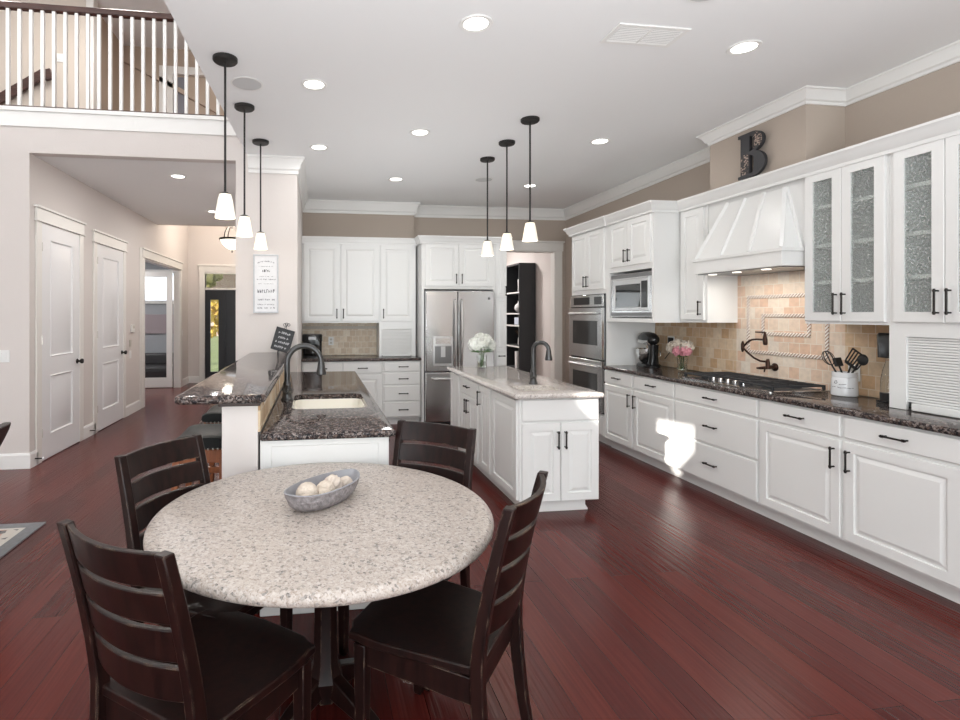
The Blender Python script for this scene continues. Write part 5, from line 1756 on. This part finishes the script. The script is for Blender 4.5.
# pot filler
pf = thing('pot_filler', 'bronze folding pot filler on the tile behind the cooktop', 'faucet', (WX - 0.013, 4.0, 1.06))
MB().lathe([(0.034, 0), (0.034, 0.006), (0.026, 0.012), (0.016, 0.02), (0.016, 0.075)], 20).build('wall_flange', M['rust_bronze'], pf, rot=(0, R(-90), 0))
mb = MB().tube([(-0.07, 0, -0.015), (-0.07, 0, 0.035), (-0.07, 0, 0.07)], [0.016, 0.017, 0.010], 12).tube([(-0.05, -0.004, -0.002), (-0.10, 0.05, -0.012), (-0.105, 0.075, -0.014)], [0.016, 0.012, 0.007], 10).tube([(-0.08, 0.02, -0.015), (-0.085, 0.02, -0.045)], [0.008, 0.005], 8)
mb.build('valve', M['rust_bronze'], pf)
E = (-0.125, 0.205, 0.155)
arm1 = [(-0.07, 0.01, 0.045), (-0.085, 0.06, 0.047), (-0.10, 0.11, 0.07), (-0.115, 0.165, 0.115), (-0.122, 0.195, 0.145)]
MB().tube(arm1, 0.0085, 10).build('lower_arm', M['rust_bronze'], pf)
MB().tube([(E[0], E[1], E[2] - 0.04), (E[0], E[1], E[2] - 0.02), (E[0], E[1], E[2] + 0.03), (E[0], E[1], E[2] + 0.055)], [0.006, 0.014, 0.014, 0.006], 12).build('elbow', M['rust_bronze'], pf)
arm2 = [(-0.124, 0.192, 0.168), (-0.126, 0.15, 0.205), (-0.130, 0.10, 0.228), (-0.135, 0.04, 0.235), (-0.14, -0.03, 0.234)]
MB().tube(arm2, 0.0085, 10).build('upper_arm', M['rust_bronze'], pf)
mb = MB().tube([(-0.14, -0.045, 0.30), (-0.14, -0.045, 0.27), (-0.14, -0.047, 0.235), (-0.14, -0.05, 0.20), (-0.14, -0.05, 0.19)], [0.008, 0.012, 0.019, 0.017, 0.012], 12).tube([(-0.14, -0.04, 0.296), (-0.145, 0.045, 0.296)], [0.008, 0.006], 8)
mb.build('spout', M['rust_bronze'], pf)

# outlets and switches
def plate(name, label, loc, rot, kind, w=0.075, h=0.118, dark=False):
    t = thing(name, label, 'outlet' if name == 'wall_outlet' else 'light switch', loc)
    t.rotation_euler = (0, 0, rot)
    MB().box(-w / 2, w / 2, -0.006, 0, -h / 2, h / 2).build('plate', M['white_plastic'], t, bevel=0.002)
    if kind == 'o':
        for dz in (-0.024, 0.024):
            MB().box(-0.017, 0.017, -0.009, -0.006, dz - 0.014, dz + 0.014).build('socket', M['black'] if dark else M['screen'], t, bevel=0.002)
    else:
        n = 2 if w > 0.1 else 1
        for k in range(n):
            c_ = (k - (n - 1) / 2) * 0.046
            MB().box(c_ - 0.016, c_ + 0.016, -0.010, -0.006, -0.033, 0.033).build('rocker', M['white_plastic'], t, bevel=0.002)
    return t
plate('wall_outlet', 'white outlet behind the utensil crock', (WX - 0.013, 3.33, 1.085), RZ, 'o', 0.085)
pl = thing('wall_outlet', 'outlet with black sockets behind the pink flowers', 'outlet', (WX - 0.013, 5.33, 1.20), RZ)
MB().box(-0.055, 0.055, -0.006, 0, -0.065, 0.065).build('plate', M['white_plastic'], pl, bevel=0.002)
MB().box(-0.044, 0.044, -0.009, -0.006, -0.052, 0.052).build('socket', M['black'], pl)
plate('wall_outlet', 'white outlet on the back tile beside the coffee maker', (0.20, YB - 0.006, 1.12), 0, 'o')
plate('light_switch', 'white double light switch on the balcony wall at the left edge', (-3.03, AY, 1.10), 0, 's', 0.13, 0.12)
plate('light_switch', 'white light switch under the thermostat on the hall wall', (HX, 8.46, 0.90), PI / 2, 's')
plate('light_switch', 'white light switch past the study opening in the foyer', (HX, 11.55, 1.12), PI / 2, 's')
th_ = thing('thermostat', 'small cream thermostat on the hall wall', 'thermostat', (HX, 8.53, 1.29), PI / 2)
MB().box(-0.055, 0.055, -0.028, 0, -0.06, 0.06).build('case', M['casing'], th_, bevel=0.006)
MB().box(-0.035, 0.035, -0.030, -0.028, 0.0, 0.045).build('screen', M['screen'], th_)
tag(MB().box(0, 0.012, -0.035, 0.035, -0.05, 0.05).build('intercom', M['screen'], None, (HX, 8.45, 1.07), bevel=0.003), 'small grey control panel between thermostat and switch', 'control panel')

# stand mixer
mx = thing('stand_mixer', 'black stand mixer with a steel bowl beside the oven cabinet', 'mixer', (3.62, 5.36, ZR), R(-100))
# local: head points to -x
MB().rings([rrect(-0.20, 0.12, -0.10, 0.10, 0.09, 6, 0.0), rrect(-0.20, 0.12, -0.10, 0.10, 0.09, 6, 0.02), rrect(-0.18, 0.10, -0.085, 0.085, 0.08, 6, 0.038)]).build('base', M['black_gloss'], mx, smooth=40)
MB().rings([rrect(0.02, 0.11, -0.055, 0.055, 0.04, 5, 0.034), rrect(0.035, 0.11, -0.045, 0.045, 0.035, 5, 0.14), rrect(0.02, 0.115, -0.05, 0.05, 0.035, 5, 0.25)]).build('column', M['black_gloss'], mx, smooth=40)
hdm = MB()
hr_ = []
for x, ry, rz_, zc in ((-0.215, 0.02, 0.025, 0.305), (-0.205, 0.05, 0.055, 0.306), (-0.15, 0.064, 0.070, 0.31), (-0.04, 0.070, 0.074, 0.312), (0.06, 0.062, 0.066, 0.31), (0.115, 0.045, 0.05, 0.305), (0.13, 0.015, 0.02, 0.30)):
    hr_.append([(x, ry * math.cos(2 * PI * j / 18), zc + rz_ * math.sin(2 * PI * j / 18)) for j in range(18)])
hdm.rings(hr_)
mh = hdm.build('head', M['black_gloss'], mx, smooth=60)
MB().tube([(-0.217, 0, 0.305), (-0.235, 0, 0.305)], [0.026, 0.022], 16).build('hub_cap', M['chrome'], mh)
MB().rings([[(x, 0.0715 * math.cos(2 * PI * j / 20), 0.312 + 0.076 * math.sin(2 * PI * j / 20)) for j in range(11, 20)] + [(x, 0.06, 0.30), (x, -0.06, 0.30)] for x in (-0.17, 0.06)]).build('trim_band', M['chrome'], mh, smooth=60)
MB().lathe([(0.045, 0.04), (0.06, 0.05), (0.095, 0.09), (0.107, 0.15), (0.11, 0.195), (0.113, 0.197), (0.106, 0.197), (0.100, 0.15), (0.085, 0.095), (0.04, 0.06)], 32, (-0.10, 0, 0), cap0=True, cap1=True).build('bowl', M['chrome'], mx)
MB().tube([(-0.10, 0, 0.27), (-0.10, 0, 0.20)], 0.013, 10).build('beater_shaft', M['chrome'], mx)
MB().tube([(-0.12, 0.10, 0.18), (-0.12, 0.16, 0.17), (-0.12, 0.165, 0.11), (-0.12, 0.10, 0.085)], 0.008, 8).build('bowl_handle', M['chrome'], mx)
cord = MB().tube([(3.70, 5.23, 1.03), (3.72, 5.17, 1.11), (3.75, 5.12, 1.12), (3.79, 5.09, 1.05), (3.80, 5.10, 0.97), (3.79, 5.14, 0.9345)], 0.0045, 8)
tag(cord.build('power_cord', M['black']), 'black power cord looping behind the stand mixer', 'cord')

# flowers
def bloom_mb(c, r, seed, pet=0.018, n=150):
    rnd = random.Random(seed)
    mb = MB()
    mb.sphere(c, r * 0.80, 14, 9)
    for i in range(n):
        z = rnd.uniform(-0.75, 1)
        a = rnd.uniform(0, 2 * PI)
        q = math.sqrt(1 - z * z)
        nv = Vector((q * math.cos(a), q * math.sin(a), z))
        p = Vector(c) + nv * r * rnd.uniform(0.86, 1.0)
        u = nv.orthogonal().normalized()
        u.rotate(Matrix.Rotation(rnd.uniform(0, PI), 3, nv))
        w_ = nv.cross(u)
        s = pet * rnd.uniform(0.7, 1.2)
        lift = nv * s * 0.35
        mb.add([p, p + u * s * 0.6 + w_ * s * 0.45 + lift, p + u * s * 1.2 + lift * 1.2, p + u * s * 0.6 - w_ * s * 0.45 + lift], [(0, 1, 2, 3)])
        mb.add([p, p - u * s * 0.6 + w_ * s * 0.45 + lift, p - u * s * 1.2 + lift * 1.2, p - u * s * 0.6 - w_ * s * 0.45 + lift], [(0, 1, 2, 3)])
    return mb
def leaf_mb(mb, p, d, L, w_):
    d = Vector(d).normalized()
    s = d.cross(Vector((0, 0, 1))).normalized()
    p = Vector(p)
    up = s.cross(d)
    mb.add([p, p + d * L * 0.4 + s * w_ + up * 0.006, p + d * L - up * 0.01, p + d * L * 0.4 - s * w_ + up * 0.006, p + d * L * 0.45 - up * 0.004], [(0, 1, 4), (1, 2, 4), (2, 3, 4), (3, 0, 4)])
def vase_thing(label, loc, r, h, water):
    t = thing('glass_vase', label, 'vase', loc)
    MB().lathe([(r * 0.85, 0), (r, 0.006), (r * 0.92, h * 0.5), (r * 1.05, h), (r * 1.0, h), (r * 0.86, h * 0.5), (r * 0.9, 0.010), (0.002, 0.010)], 24, cap1=False).build('glass', M['clear'], t)
    MB().lathe([(r * 0.80, 0.014), (r * 0.82, h * water), (0.002, h * water)], 20, cap1=False).build('water', M['water'], t)
VI = (1.790, 5.62, Z0)
vase_thing('clear glass vase of white hydrangeas on the island', VI, 0.056, 0.15, 0.5)
bq = thing('hydrangea_bouquet', 'white hydrangea bouquet in the glass vase on the island', 'flowers', (VI[0], VI[1], Z0 + 0.017))
for i, (dx, dy, dz, r) in enumerate([(-0.075, 0.0, 0.245, 0.075), (0.035, -0.03, 0.285, 0.07), (0.095, 0.02, 0.235, 0.066), (0.0, 0.06, 0.30, 0.065), (-0.03, -0.07, 0.255, 0.06)]):
    b = bloom_mb((dx, dy, dz), r, i, 0.020, 120).build('bloom', M['petal_white'], bq, smooth=0)
    MB().tube([(dx * 0.1, dy * 0.1, 0.0), (dx * 0.25, dy * 0.25, 0.14), (dx, dy, dz - r * 0.7)], 0.004, 6).build('stem', M['stem'], bq)
mb = MB()
for k in range(11):
    a = k * 2.4
    leaf_mb(mb, (0.02 * math.cos(a), 0.02 * math.sin(a), 0.155 + 0.012 * (k % 3)), (math.cos(a), math.sin(a), 0.12), 0.125, 0.036)
mb.build('leaves', M['leaf'], bq)
VP = (3.70, 4.955, ZR)
vase_thing('small glass vase of pink and cream flowers on the right counter', VP, 0.046, 0.13, 0.55)
bq = thing('flower_bouquet', 'pink and cream flower bouquet beside the gas cooktop', 'flowers', (VP[0], VP[1], ZR + 0.017))
for i, (dx, dy, dz, r, m_) in enumerate([(-0.02, 0.12, 0.215, 0.062, 'petal_cream'), (-0.03, 0.02, 0.245, 0.062, 'petal_cream'), (-0.02, -0.09, 0.235, 0.062, 'petal_cream'), (-0.06, -0.02, 0.185, 0.048, 'petal_pink'), (-0.05, -0.12, 0.19, 0.046, 'petal_pink'), (0.05, 0.03, 0.23, 0.05, 'petal_cream')]):
    bloom_mb((dx, dy, dz), r, 20 + i, 0.019, 100).build('bloom', M[m_], bq, smooth=0)
    MB().tube([(dx * 0.1, dy * 0.1, 0.0), (dx * 0.3, dy * 0.3, 0.13), (dx, dy, dz - r * 0.7)], 0.0035, 6).build('stem', M['stem'], bq)
mb = MB()
for k in range(5):
    a = k * 1.3
    leaf_mb(mb, (0, 0, 0.13), (math.cos(a), math.sin(a), 0.1), 0.06, 0.02)
mb.build('leaves', M['leaf'], bq)

# crock with utensils
CK = (3.735, 3.305)
cr = thing('utensil_crock', 'white ceramic crock with small lettering right of the cooktop', 'crock', (CK[0], CK[1], ZR))
cr.scale = (0.82, 0.82, 0.94)
MB().lathe([(0.088, 0.0), (0.094, 0.006), (0.0945, 0.02), (0.091, 0.09), (0.089, 0.128), (0.085, 0.138), (0.088, 0.150), (0.087, 0.176), (0.083, 0.178), (0.079, 0.16), (0.080, 0.03), (0.002, 0.02)], 36, cap1=False).build('pot', M['white_ceramic'], cr)
def on_crock(a, z):
    r = 0.0945 - 0.004 * (z / 0.09)
    return (r * math.cos(a), r * math.sin(a), z)
mb = MB()
A0 = math.atan2(-CK[1], -CK[0]) - 0.62
for (az, zz_, pts) in ((0.0, 0.092, [(-0.02, 0.0), (-0.012, 0.02), (0.0, 0.022), (0.006, 0.008), (-0.004, 0.0), (-0.02, 0.006)]), (0.20, 0.088, [(0, 0.0), (0.03, 0.001), (0.05, 0.004)]), (-0.08, 0.066, [(-0.03, 0.0), (0.0, 0.003)]), (0.10, 0.062, [(0.0, 0.005), (0.02, 0.0), (0.05, 0.003), (0.08, 0.0), (0.11, 0.003)])):
    mb.tube([on_crock(A0 + az + dx_ / 0.09 * 1.0, zz_ + dz_) for dx_, dz_ in pts], 0.0022, 6)
mb.build('lettering', M['ink'], cr)
def uten(name, label, build, top, lean):
    t = thing(name, label, 'utensil', (CK[0], CK[1], ZR + 0.035), group=None)
    build(t)
    return t
def stickdir(t, p0, p1, r=0.006):
    MB().tube([p0, p1], r, 8).build('handle', M['black'], t)
# left on screen is +y; up is z
t = thing('whisk', 'black wire whisk leaning left in the utensil crock', 'whisk', (CK[0], CK[1], ZR + 0.03))
stickdir(t, (0.0, -0.02, 0.0), (-0.02, 0.075, 0.18))
mb = MB()
for k in range(4):
    a = PI * k / 4
    pts = []
    for i in range(13):
        s = i / 12
        wv = 0.034 * math.sin(PI * min(1, s * 1.0)) if False else 0.034 * math.sin(2 * PI * s) * (1.0)
        tt = (1 - math.cos(2 * PI * s)) / 2
        base = Vector((-0.02, 0.075, 0.18)) + Vector((-0.008, 0.045, 0.10)) * tt
        off = Vector((math.cos(a), math.sin(a) * 0.9, -math.sin(a) * 0.4)) * wv
        pts.append(base + off)
    mb.tube(pts, 0.0022, 6)
mb.build('wires', M['black'], t)
t = thing('pastry_brush', 'square black brush beside the whisk in the crock', 'utensil', (CK[0], CK[1], ZR + 0.03))
stickdir(t, (0.01, -0.03, 0.0), (-0.01, 0.035, 0.19))
MB().bar((-0.008, 0.030, 0.175), (-0.012, 0.048, 0.235), 0.055, 0.022).build('head', M['black'], t, bevel=0.004)
t = thing('slotted_turner', 'black slotted turner standing in the utensil crock', 'utensil', (CK[0], CK[1], ZR + 0.03))
stickdir(t, (0.0, 0.02, 0.0), (-0.01, -0.06, 0.20))
tn = MB()
o0 = Vector((-0.01, -0.055, 0.19))
du = Vector((-0.10, -0.62, 0.78)).normalized()
ds = Vector((0.15, -0.78, -0.60)).normalized()
dn = du.cross(ds)
def tb_bar(a0, b0, a1, b1, w_):
    p, q = o0 + du * a0 + ds * b0, o0 + du * a1 + ds * b1
    d = (q - p).normalized()
    s_ = d.cross(dn).normalized() * w_
    tn.rings([[tuple(e + s_ + dn * 0.002), tuple(e - s_ + dn * 0.002), tuple(e - s_ - dn * 0.002), tuple(e + s_ - dn * 0.002)] for e in (p, q)])
tb_bar(0.0, -0.045, 0.0, 0.045, 0.010)
tb_bar(0.115, -0.055, 0.115, 0.055, 0.006)
for k in range(6):
    b = -0.045 + 0.018 * k
    tb_bar(0.0, b, 0.115, b * 1.15, 0.0042)
tn.build('head', M['black'], t)
t = thing('serving_spoon', 'black serving spoon rightmost in the utensil crock', 'spoon', (CK[0], CK[1], ZR + 0.03))
stickdir(t, (0.0, 0.03, 0.0), (-0.005, -0.10, 0.20))
MB().sphere((-0.008, -0.135, 0.235), 0.042, 16, 10, 0.95, 0.35, 0.9).build('head', M['black'], t)

# carbonator
sc_ = thing('soda_maker', 'black and chrome soda maker with clear bottle beside the hutch', 'soda maker', (3.74, 2.985, ZR), R(-100))
sc_.scale = (1, 1, 1.05)
MB().rings([rrect(-0.09, 0.10, -0.065, 0.065, 0.06, 6, 0.0), rrect(-0.09, 0.10, -0.065, 0.065, 0.06, 6, 0.012)]).build('base', M['black_gloss'], sc_, smooth=40)
MB().rings([rrect(0.03, 0.10, -0.055, 0.055, 0.03, 5, 0.012), rrect(0.03, 0.10, -0.055, 0.055, 0.03, 5, 0.28)]).build('column', M['black_gloss'], sc_, smooth=40)
MB().rings([rrect(-0.075, 0.10, -0.06, 0.06, 0.045, 5, 0.28), rrect(-0.08, 0.10, -0.062, 0.062, 0.045, 5, 0.42), rrect(-0.07, 0.09, -0.055, 0.055, 0.04, 5, 0.435)]).build('head', M['black_gloss'], sc_, smooth=40)
MB().tube([(-0.082, 0.0, 0.29), (-0.083, 0.0, 0.42)], 0.014, 12).build('lever', M['chrome'], sc_)
MB().lathe([(0.040, 0.016), (0.042, 0.03), (0.040, 0.13), (0.030, 0.20), (0.015, 0.25), (0.015, 0.275)], 20, (-0.035, 0, 0)).build('bottle', M['clear'], sc_)
MB().lathe([(0.043, 0.013), (0.044, 0.055), (0.001, 0.056)], 20, (-0.035, 0, 0), cap1=False).build('bottle_cup', M['black'], sc_)

# coffee maker
cm = thing('coffee_maker', 'black drip coffee maker on the back counter', 'coffee maker', (-0.062, 7.36, Z0))
cm.scale = (1.28, 1.15, 1.0)
MB().rings([rrect(-0.10, 0.10, -0.13, 0.12, 0.04, 5, 0), rrect(-0.10, 0.10, -0.13, 0.12, 0.04, 5, 0.035)]).build('base', M['black_gloss'], cm, smooth=40)
MB().rings([rrect(-0.10, 0.10, 0.02, 0.12, 0.03, 5, 0.035), rrect(-0.10, 0.10, 0.02, 0.12, 0.03, 5, 0.23)]).build('tank', M['black_gloss'], cm, smooth=40)
MB().rings([rrect(-0.105, 0.105, -0.13, 0.12, 0.05, 5, 0.225), rrect(-0.105, 0.105, -0.13, 0.12, 0.05, 5, 0.31), rrect(-0.095, 0.095, -0.12, 0.11, 0.05, 5, 0.322)]).build('brew_head', M['black_gloss'], cm, smooth=40)
MB().lathe([(0.055, 0.037), (0.075, 0.05), (0.078, 0.11), (0.055, 0.17), (0.058, 0.185)], 24, (0, -0.055, 0)).build('carafe', M['carafe_dark'], cm)
MB().tube([(0.05, -0.12, 0.17), (0.075, -0.155, 0.16), (0.075, -0.155, 0.08), (0.05, -0.12, 0.07)], 0.008, 8).build('carafe_handle', M['black'], cm)
MB().box(-0.04, 0.04, -0.133, -0.129, 0.25, 0.29).build('control_strip', M['filter'], cm)

# ============================================================ SIGNS, LETTER
sg = thing('wall_sign', 'tall white framed board with small grey lettering on the wall end', 'sign', (-0.524, AY, 1.823))
MB().box(-0.127, 0.127, -0.016, 0, -0.303, 0.303).build('board', M['sign_wood'], sg)
MB().box(-0.127, -0.112, -0.026, -0.016, -0.303, 0.303).box(0.112, 0.127, -0.026, -0.016, -0.303, 0.303).box(-0.112, 0.112, -0.026, -0.016, 0.288, 0.303).box(-0.112, 0.112, -0.026, -0.016, -0.303, -0.288).build('frame', M['sign_frame'], sg, bevel=0.002)
# the lettering is too small to read in the photo: rows of short strokes
rows = [(0.215, 0.012, 0.085, 0.018, 'ink_grey'), (0.180, 0.008, 0.07, 0.0, 'ink_grey'), (0.135, 0.026, 0.036, 0.0, 'ink'), (0.075, 0.008, 0.075, 0.0, 'ink_grey'), (0.045, 0.011, 0.09, 0.0, 'ink_grey'), (0.0, 0.006, 0.085, 0.0, 'ink_grey'),
        (-0.075, 0.036, 0.085, 0.0, 'ink_grey'), (-0.165, 0.016, 0.088, 0.0, 'ink_grey'), (-0.215, 0.013, 0.085, 0.0, 'ink_grey'), (-0.25, 0.016, 0.085, 0.0, 'ink_grey')]
rnd = random.Random(11)
for zc, hh, hw, arch, mt_ in rows:
    mb = MB()
    x = -hw
    step = max(0.009, hh * 0.62)
    while x < hw:
        z = zc + arch * (1 - (x / hw) ** 2)
        if rnd.random() > 0.12:
            w_ = step * 0.28
            mb.box(x, x + w_, -0.0172, -0.016, z - hh / 2, z + hh / 2 * rnd.uniform(0.5, 1))
            mb.box(x + w_, x + step * 0.7, -0.0172, -0.016, z + rnd.choice((-0.5, -0.1, 0.3)) * hh, z + rnd.choice((-0.5, -0.1, 0.3)) * hh + hh * 0.22)
        x += step
    mb.build('lettering', M[mt_], sg, smooth=0)
es = thing('chalkboard_sign', 'small chalkboard with white handwriting on an easel on the bar top', 'sign', (-0.335, 5.53, 1.1125), R(8))
bd = MB().box(-0.088, 0.088, -0.006, 0.006, -0.11, 0.11).build('board', M['chalkboard'], es, (-0.012, -0.002, 0.132), rot=(R(-14), R(17), 0))
MB().box(-0.096, 0.096, -0.010, 0.010, -0.118, -0.106).box(-0.096, 0.096, -0.010, 0.010, 0.106, 0.118).box(-0.096, -0.086, -0.010, 0.010, -0.106, 0.106).box(0.086, 0.096, -0.010, 0.010, -0.106, 0.106).build('frame', M['iron'], bd, bevel=0.002)
for zc, hw in ((0.07, 0.06), (0.02, 0.05), (-0.03, 0.068), (-0.08, 0.066)):
    mb = MB()
    x = -hw
    while x < hw - 0.01:
        mb.tube([(x, -0.0075, zc - 0.012), (x + 0.004, -0.0075, zc + rnd.uniform(0.004, 0.016)), (x + 0.009, -0.0075, zc - rnd.uniform(0, 0.012)), (x + 0.013, -0.0075, zc + rnd.uniform(-0.004, 0.012))], 0.0028, 5)
        x += 0.019 if rnd.random() > 0.25 else 0.03
    mb.build('handwriting', M['chalk'], bd)
mb = MB()
for s in (-1, 1):
    mb.tube([(s * 0.05, -0.02, 0.035), (s * 0.055, -0.035, 0.0)], 0.004, 6)
    mb.tube([(s * 0.05, 0.0, 0.05), (s * 0.06, 0.07, 0.0)], 0.004, 6)
for k in range(3):
    cx_ = 0.03 + (-0.02, 0.0, 0.02)[k]
    mb.tube([(cx_ + 0.014 * math.cos(2 * PI * i / 10), 0.025, 0.285 + (0.006 if k == 1 else 0) + 0.014 * math.sin(2 * PI * i / 10)) for i in range(11)], 0.003, 6)
mb.tube([(0.0, 0.025, 0.245), (0.03, 0.025, 0.275), (0.0, 0.06, 0.10)], 0.003, 6)
mb.build('easel', M['iron'], es)

# letter B on the cabinets in front of the chase
lt = thing('decorative_letter', 'dark decorative metal letter B on top of the cabinets', 'letter', (CHX - 0.045, 3.845, 2.622), RZ)
def arc(cx_, cz_, rx, rz_, a0, a1, n=14):
    return [(cx_ + rx * math.cos(R(a0 + (a1 - a0) * i / n)), cz_ + rz_ * math.sin(R(a0 + (a1 - a0) * i / n))) for i in range(n + 1)]
LH = 0.36
outer = [(-0.125, 0.0), (0.02, 0.0)] + arc(0.02, 0.100, 0.118, 0.100, -90, 78) + arc(0.01, 0.278, 0.112, 0.082, -65, 90) + [(-0.125, LH), (-0.125, LH - 0.022), (-0.098, LH - 0.022), (-0.098, 0.022), (-0.125, 0.022)]
h1 = [(-0.012, 0.026), (0.008, 0.026)] + arc(0.008, 0.100, 0.028, 0.074, -90, 90, 8) + [(-0.012, 0.174)]
h2 = [(-0.012, 0.206), (0.006, 0.206)] + arc(0.006, 0.268, 0.026, 0.062, -90, 90, 8) + [(-0.012, 0.330)]
cu = bpy.data.curves.new('letter_outline', 'CURVE')
cu.dimensions = '2D'
cu.fill_mode = 'BOTH'
cu.extrude = 0.012
cu.bevel_depth = 0.002
for pl_ in (outer, h1, h2):
    sp_ = cu.splines.new('POLY')
    sp_.points.add(len(pl_) - 1)
    for q_, (a, b) in zip(sp_.points, pl_):
        q_.co = (a, b, 0, 1)
    sp_.use_cyclic_u = True
tmp = bpy.data.objects.new('tmp', cu)
C.objects.link(tmp)
dg = bpy.context.evaluated_depsgraph_get()
me = bpy.data.meshes.new_from_object(tmp.evaluated_get(dg))
bpy.data.objects.remove(tmp)
me.materials.clear()
me.materials.append(M['letter'])
lb = bpy.data.objects.new('letter_body', me)
C.objects.link(lb)
lb.parent = lt
lb.rotation_euler = (R(90), 0, 0)
il = MB()
il.prism([(-0.093, 0.028), (-0.020, 0.028), (-0.020, 0.19), (-0.093, 0.19)], 'y', -0.0165, -0.013)
il.prism(arc(0.040, 0.278, 0.075, 0.070, -60, 88) + arc(0.012, 0.268, 0.030, 0.066, 85, -60), 'y', -0.0165, -0.013)
il.build('mosaic_inlay', M['inlay'], lt, smooth=0)

# ============================================================ BOOKCASE beyond the doorway
bk = thing('bookcase', 'tall black bookcase in the room beyond the pantry doorway', 'bookcase', (3.475, 8.80, 0))
BW, BL, BH = 0.295, 0.80, 2.40
MB().box(0, BW, 0, 0.03, 0, BH).build('side_panel', M['grey_black'], bk)
MB().box(0, BW, BL - 0.03, BL, 0, BH).build('side_panel', M['grey_black'], bk)
MB().box(BW - 0.012, BW, 0.03, BL - 0.03, 0, BH).build('back_panel', M['grey_black'], bk)
MB().box(0, BW - 0.012, 0.03, BL - 0.03, BH - 0.03, BH).build('top_panel', M['grey_black'], bk)
shz = [0.06, 0.40, 0.55, 0.95, 1.32, 1.53, 1.90]
for z in shz:
    s = MB().box(0.0, BW - 0.012, 0.03, BL - 0.03, z - 0.03, z).build('shelf', M['grey_black'], bk)
    MB().box(-0.004, 0, 0.0, BL, z - 0.028, z - 0.002).build('shelf_edge', M['trim'], s)
tag(MB().sphere((0, 0, 0.09), 0.09, 18, 12).lathe([(0.035, 0.17), (0.03, 0.20), (0.04, 0.215)], 14).build('round_jar', M['white_ceramic'], None, (3.58, 9.05, 1.53)), 'round white jar on the bookcase shelf second from top', 'jar')
tag(MB().box(-0.08, 0.08, -0.10, 0.10, 0, 0.13).build('storage_box', M['paper_blue'], None, (3.58, 9.0, 1.32), bevel=0.006), 'pale blue box on the bookcase under the round jar', 'box')
pv = thing('potted_plant', 'small white vase with dark sprigs on a bookcase shelf', 'plant', (3.57, 9.0, 0.95))
MB().lathe([(0.03, 0), (0.045, 0.03), (0.04, 0.12), (0.025, 0.16)], 16).build('vase', M['white_ceramic'], pv)
mb = MB()
for k in range(7):
    a = k * 0.9
    mb.tube([(0, 0, 0.15), (0.05 * math.cos(a), 0.05 * math.sin(a), 0.22), (0.09 * math.cos(a), 0.09 * math.sin(a), 0.27)], 0.006, 5)
mb.build('sprigs', M['bark'], pv)
tag(MB().box(-0.09, 0.09, -0.05, 0.05, 0, 0.30).build('storage_box', M['white_plastic'], None, (3.58, 9.0, 0.55), bevel=0.005), 'tall white box on a low bookcase shelf', 'box')
tag(MB().box(-0.09, 0.09, -0.04, 0.04, 0, 0.22).build('book', M['white_plastic'], None, (3.60, 8.92, 1.90), bevel=0.003), 'white book on the top bookcase shelf', 'book')

# ============================================================ LEFT EDGE: rug and leather chair
rg = thing('area_rug', 'grey patterned area rug whose corner shows at the left edge', 'rug', (-1.935, 4.13, 0))
MB().box(-2.6, 0, -3.0, 0, 0.0, 0.010).build('border', M['rug_border'], rg)
MB().box(-2.51, -0.09, -2.91, -0.09, 0.0102, 0.0112).build('border_line', M['rug_line'], rg)
MB().box(-2.48, -0.12, -2.88, -0.12, 0.0113, 0.0124).build('field', M['rug'], rg)
lc = thing('leather_chair', 'dark brown leather chair cut off by the left edge', 'chair', (-2.27, 3.52, 0.0125), R(92))
# local: forward +y, so the back looks towards +X of the world at -y
rs = []
for i in range(9):
    z = 0.40 + 0.40 * i / 8
    k = i / 8
    y = -0.10 - 0.20 * k
    hw_ = 0.24 + 0.005 * math.sin(PI * k) - (0.03 * max(0, k - 0.85) / 0.15)
    ring = []
    for u, dy in ((-1, -0.02), (-0.6, -0.04), (0, -0.05), (0.6, -0.04), (1, -0.02), (1, 0.03), (0.6, 0.02), (0, 0.01), (-0.6, 0.02), (-1, 0.03)):
        ring.append((u * hw_, y + dy, z))
    rs.append(ring)
MB().rings(rs).build('backrest', M['leather_brown'], lc, bevel=0.012, smooth=60)
MB().box(-0.25, 0.25, -0.20, 0.26, 0.36, 0.48).build('seat', M['leather_brown'], lc, bevel=0.035, seg=4)
for sx in (-1, 1):
    for y_ in (-0.17, 0.22):
        MB().rings([[(sx * 0.21 + a * 0.015, y_ + b * 0.015, 0) for a, b in ((-1, -1), (1, -1), (1, 1), (-1, 1))], [(sx * 0.21 + a * 0.022, y_ + b * 0.022, 0.37) for a, b in ((-1, -1), (1, -1), (1, 1), (-1, 1))]]).build('leg', M['espresso'], lc)
for i, (y, lab) in enumerate(((5.70, 'small white door stop on the baseboard at the hall corner'), (6.98, 'small white door stop between the two hall doors'))):
    d = thing('door_stop', lab, 'door stop', (HX + 0.018, y, 0.075), group='door stops on the hall baseboard')
    MB().tube([(0, 0, 0), (0.07, 0, 0.0)], 0.006, 8).build('rod', M['bronze'], d)
    MB().tube([(0.07, 0, 0), (0.085, 0, 0)], 0.011, 10).build('tip', M['white_plastic'], d)
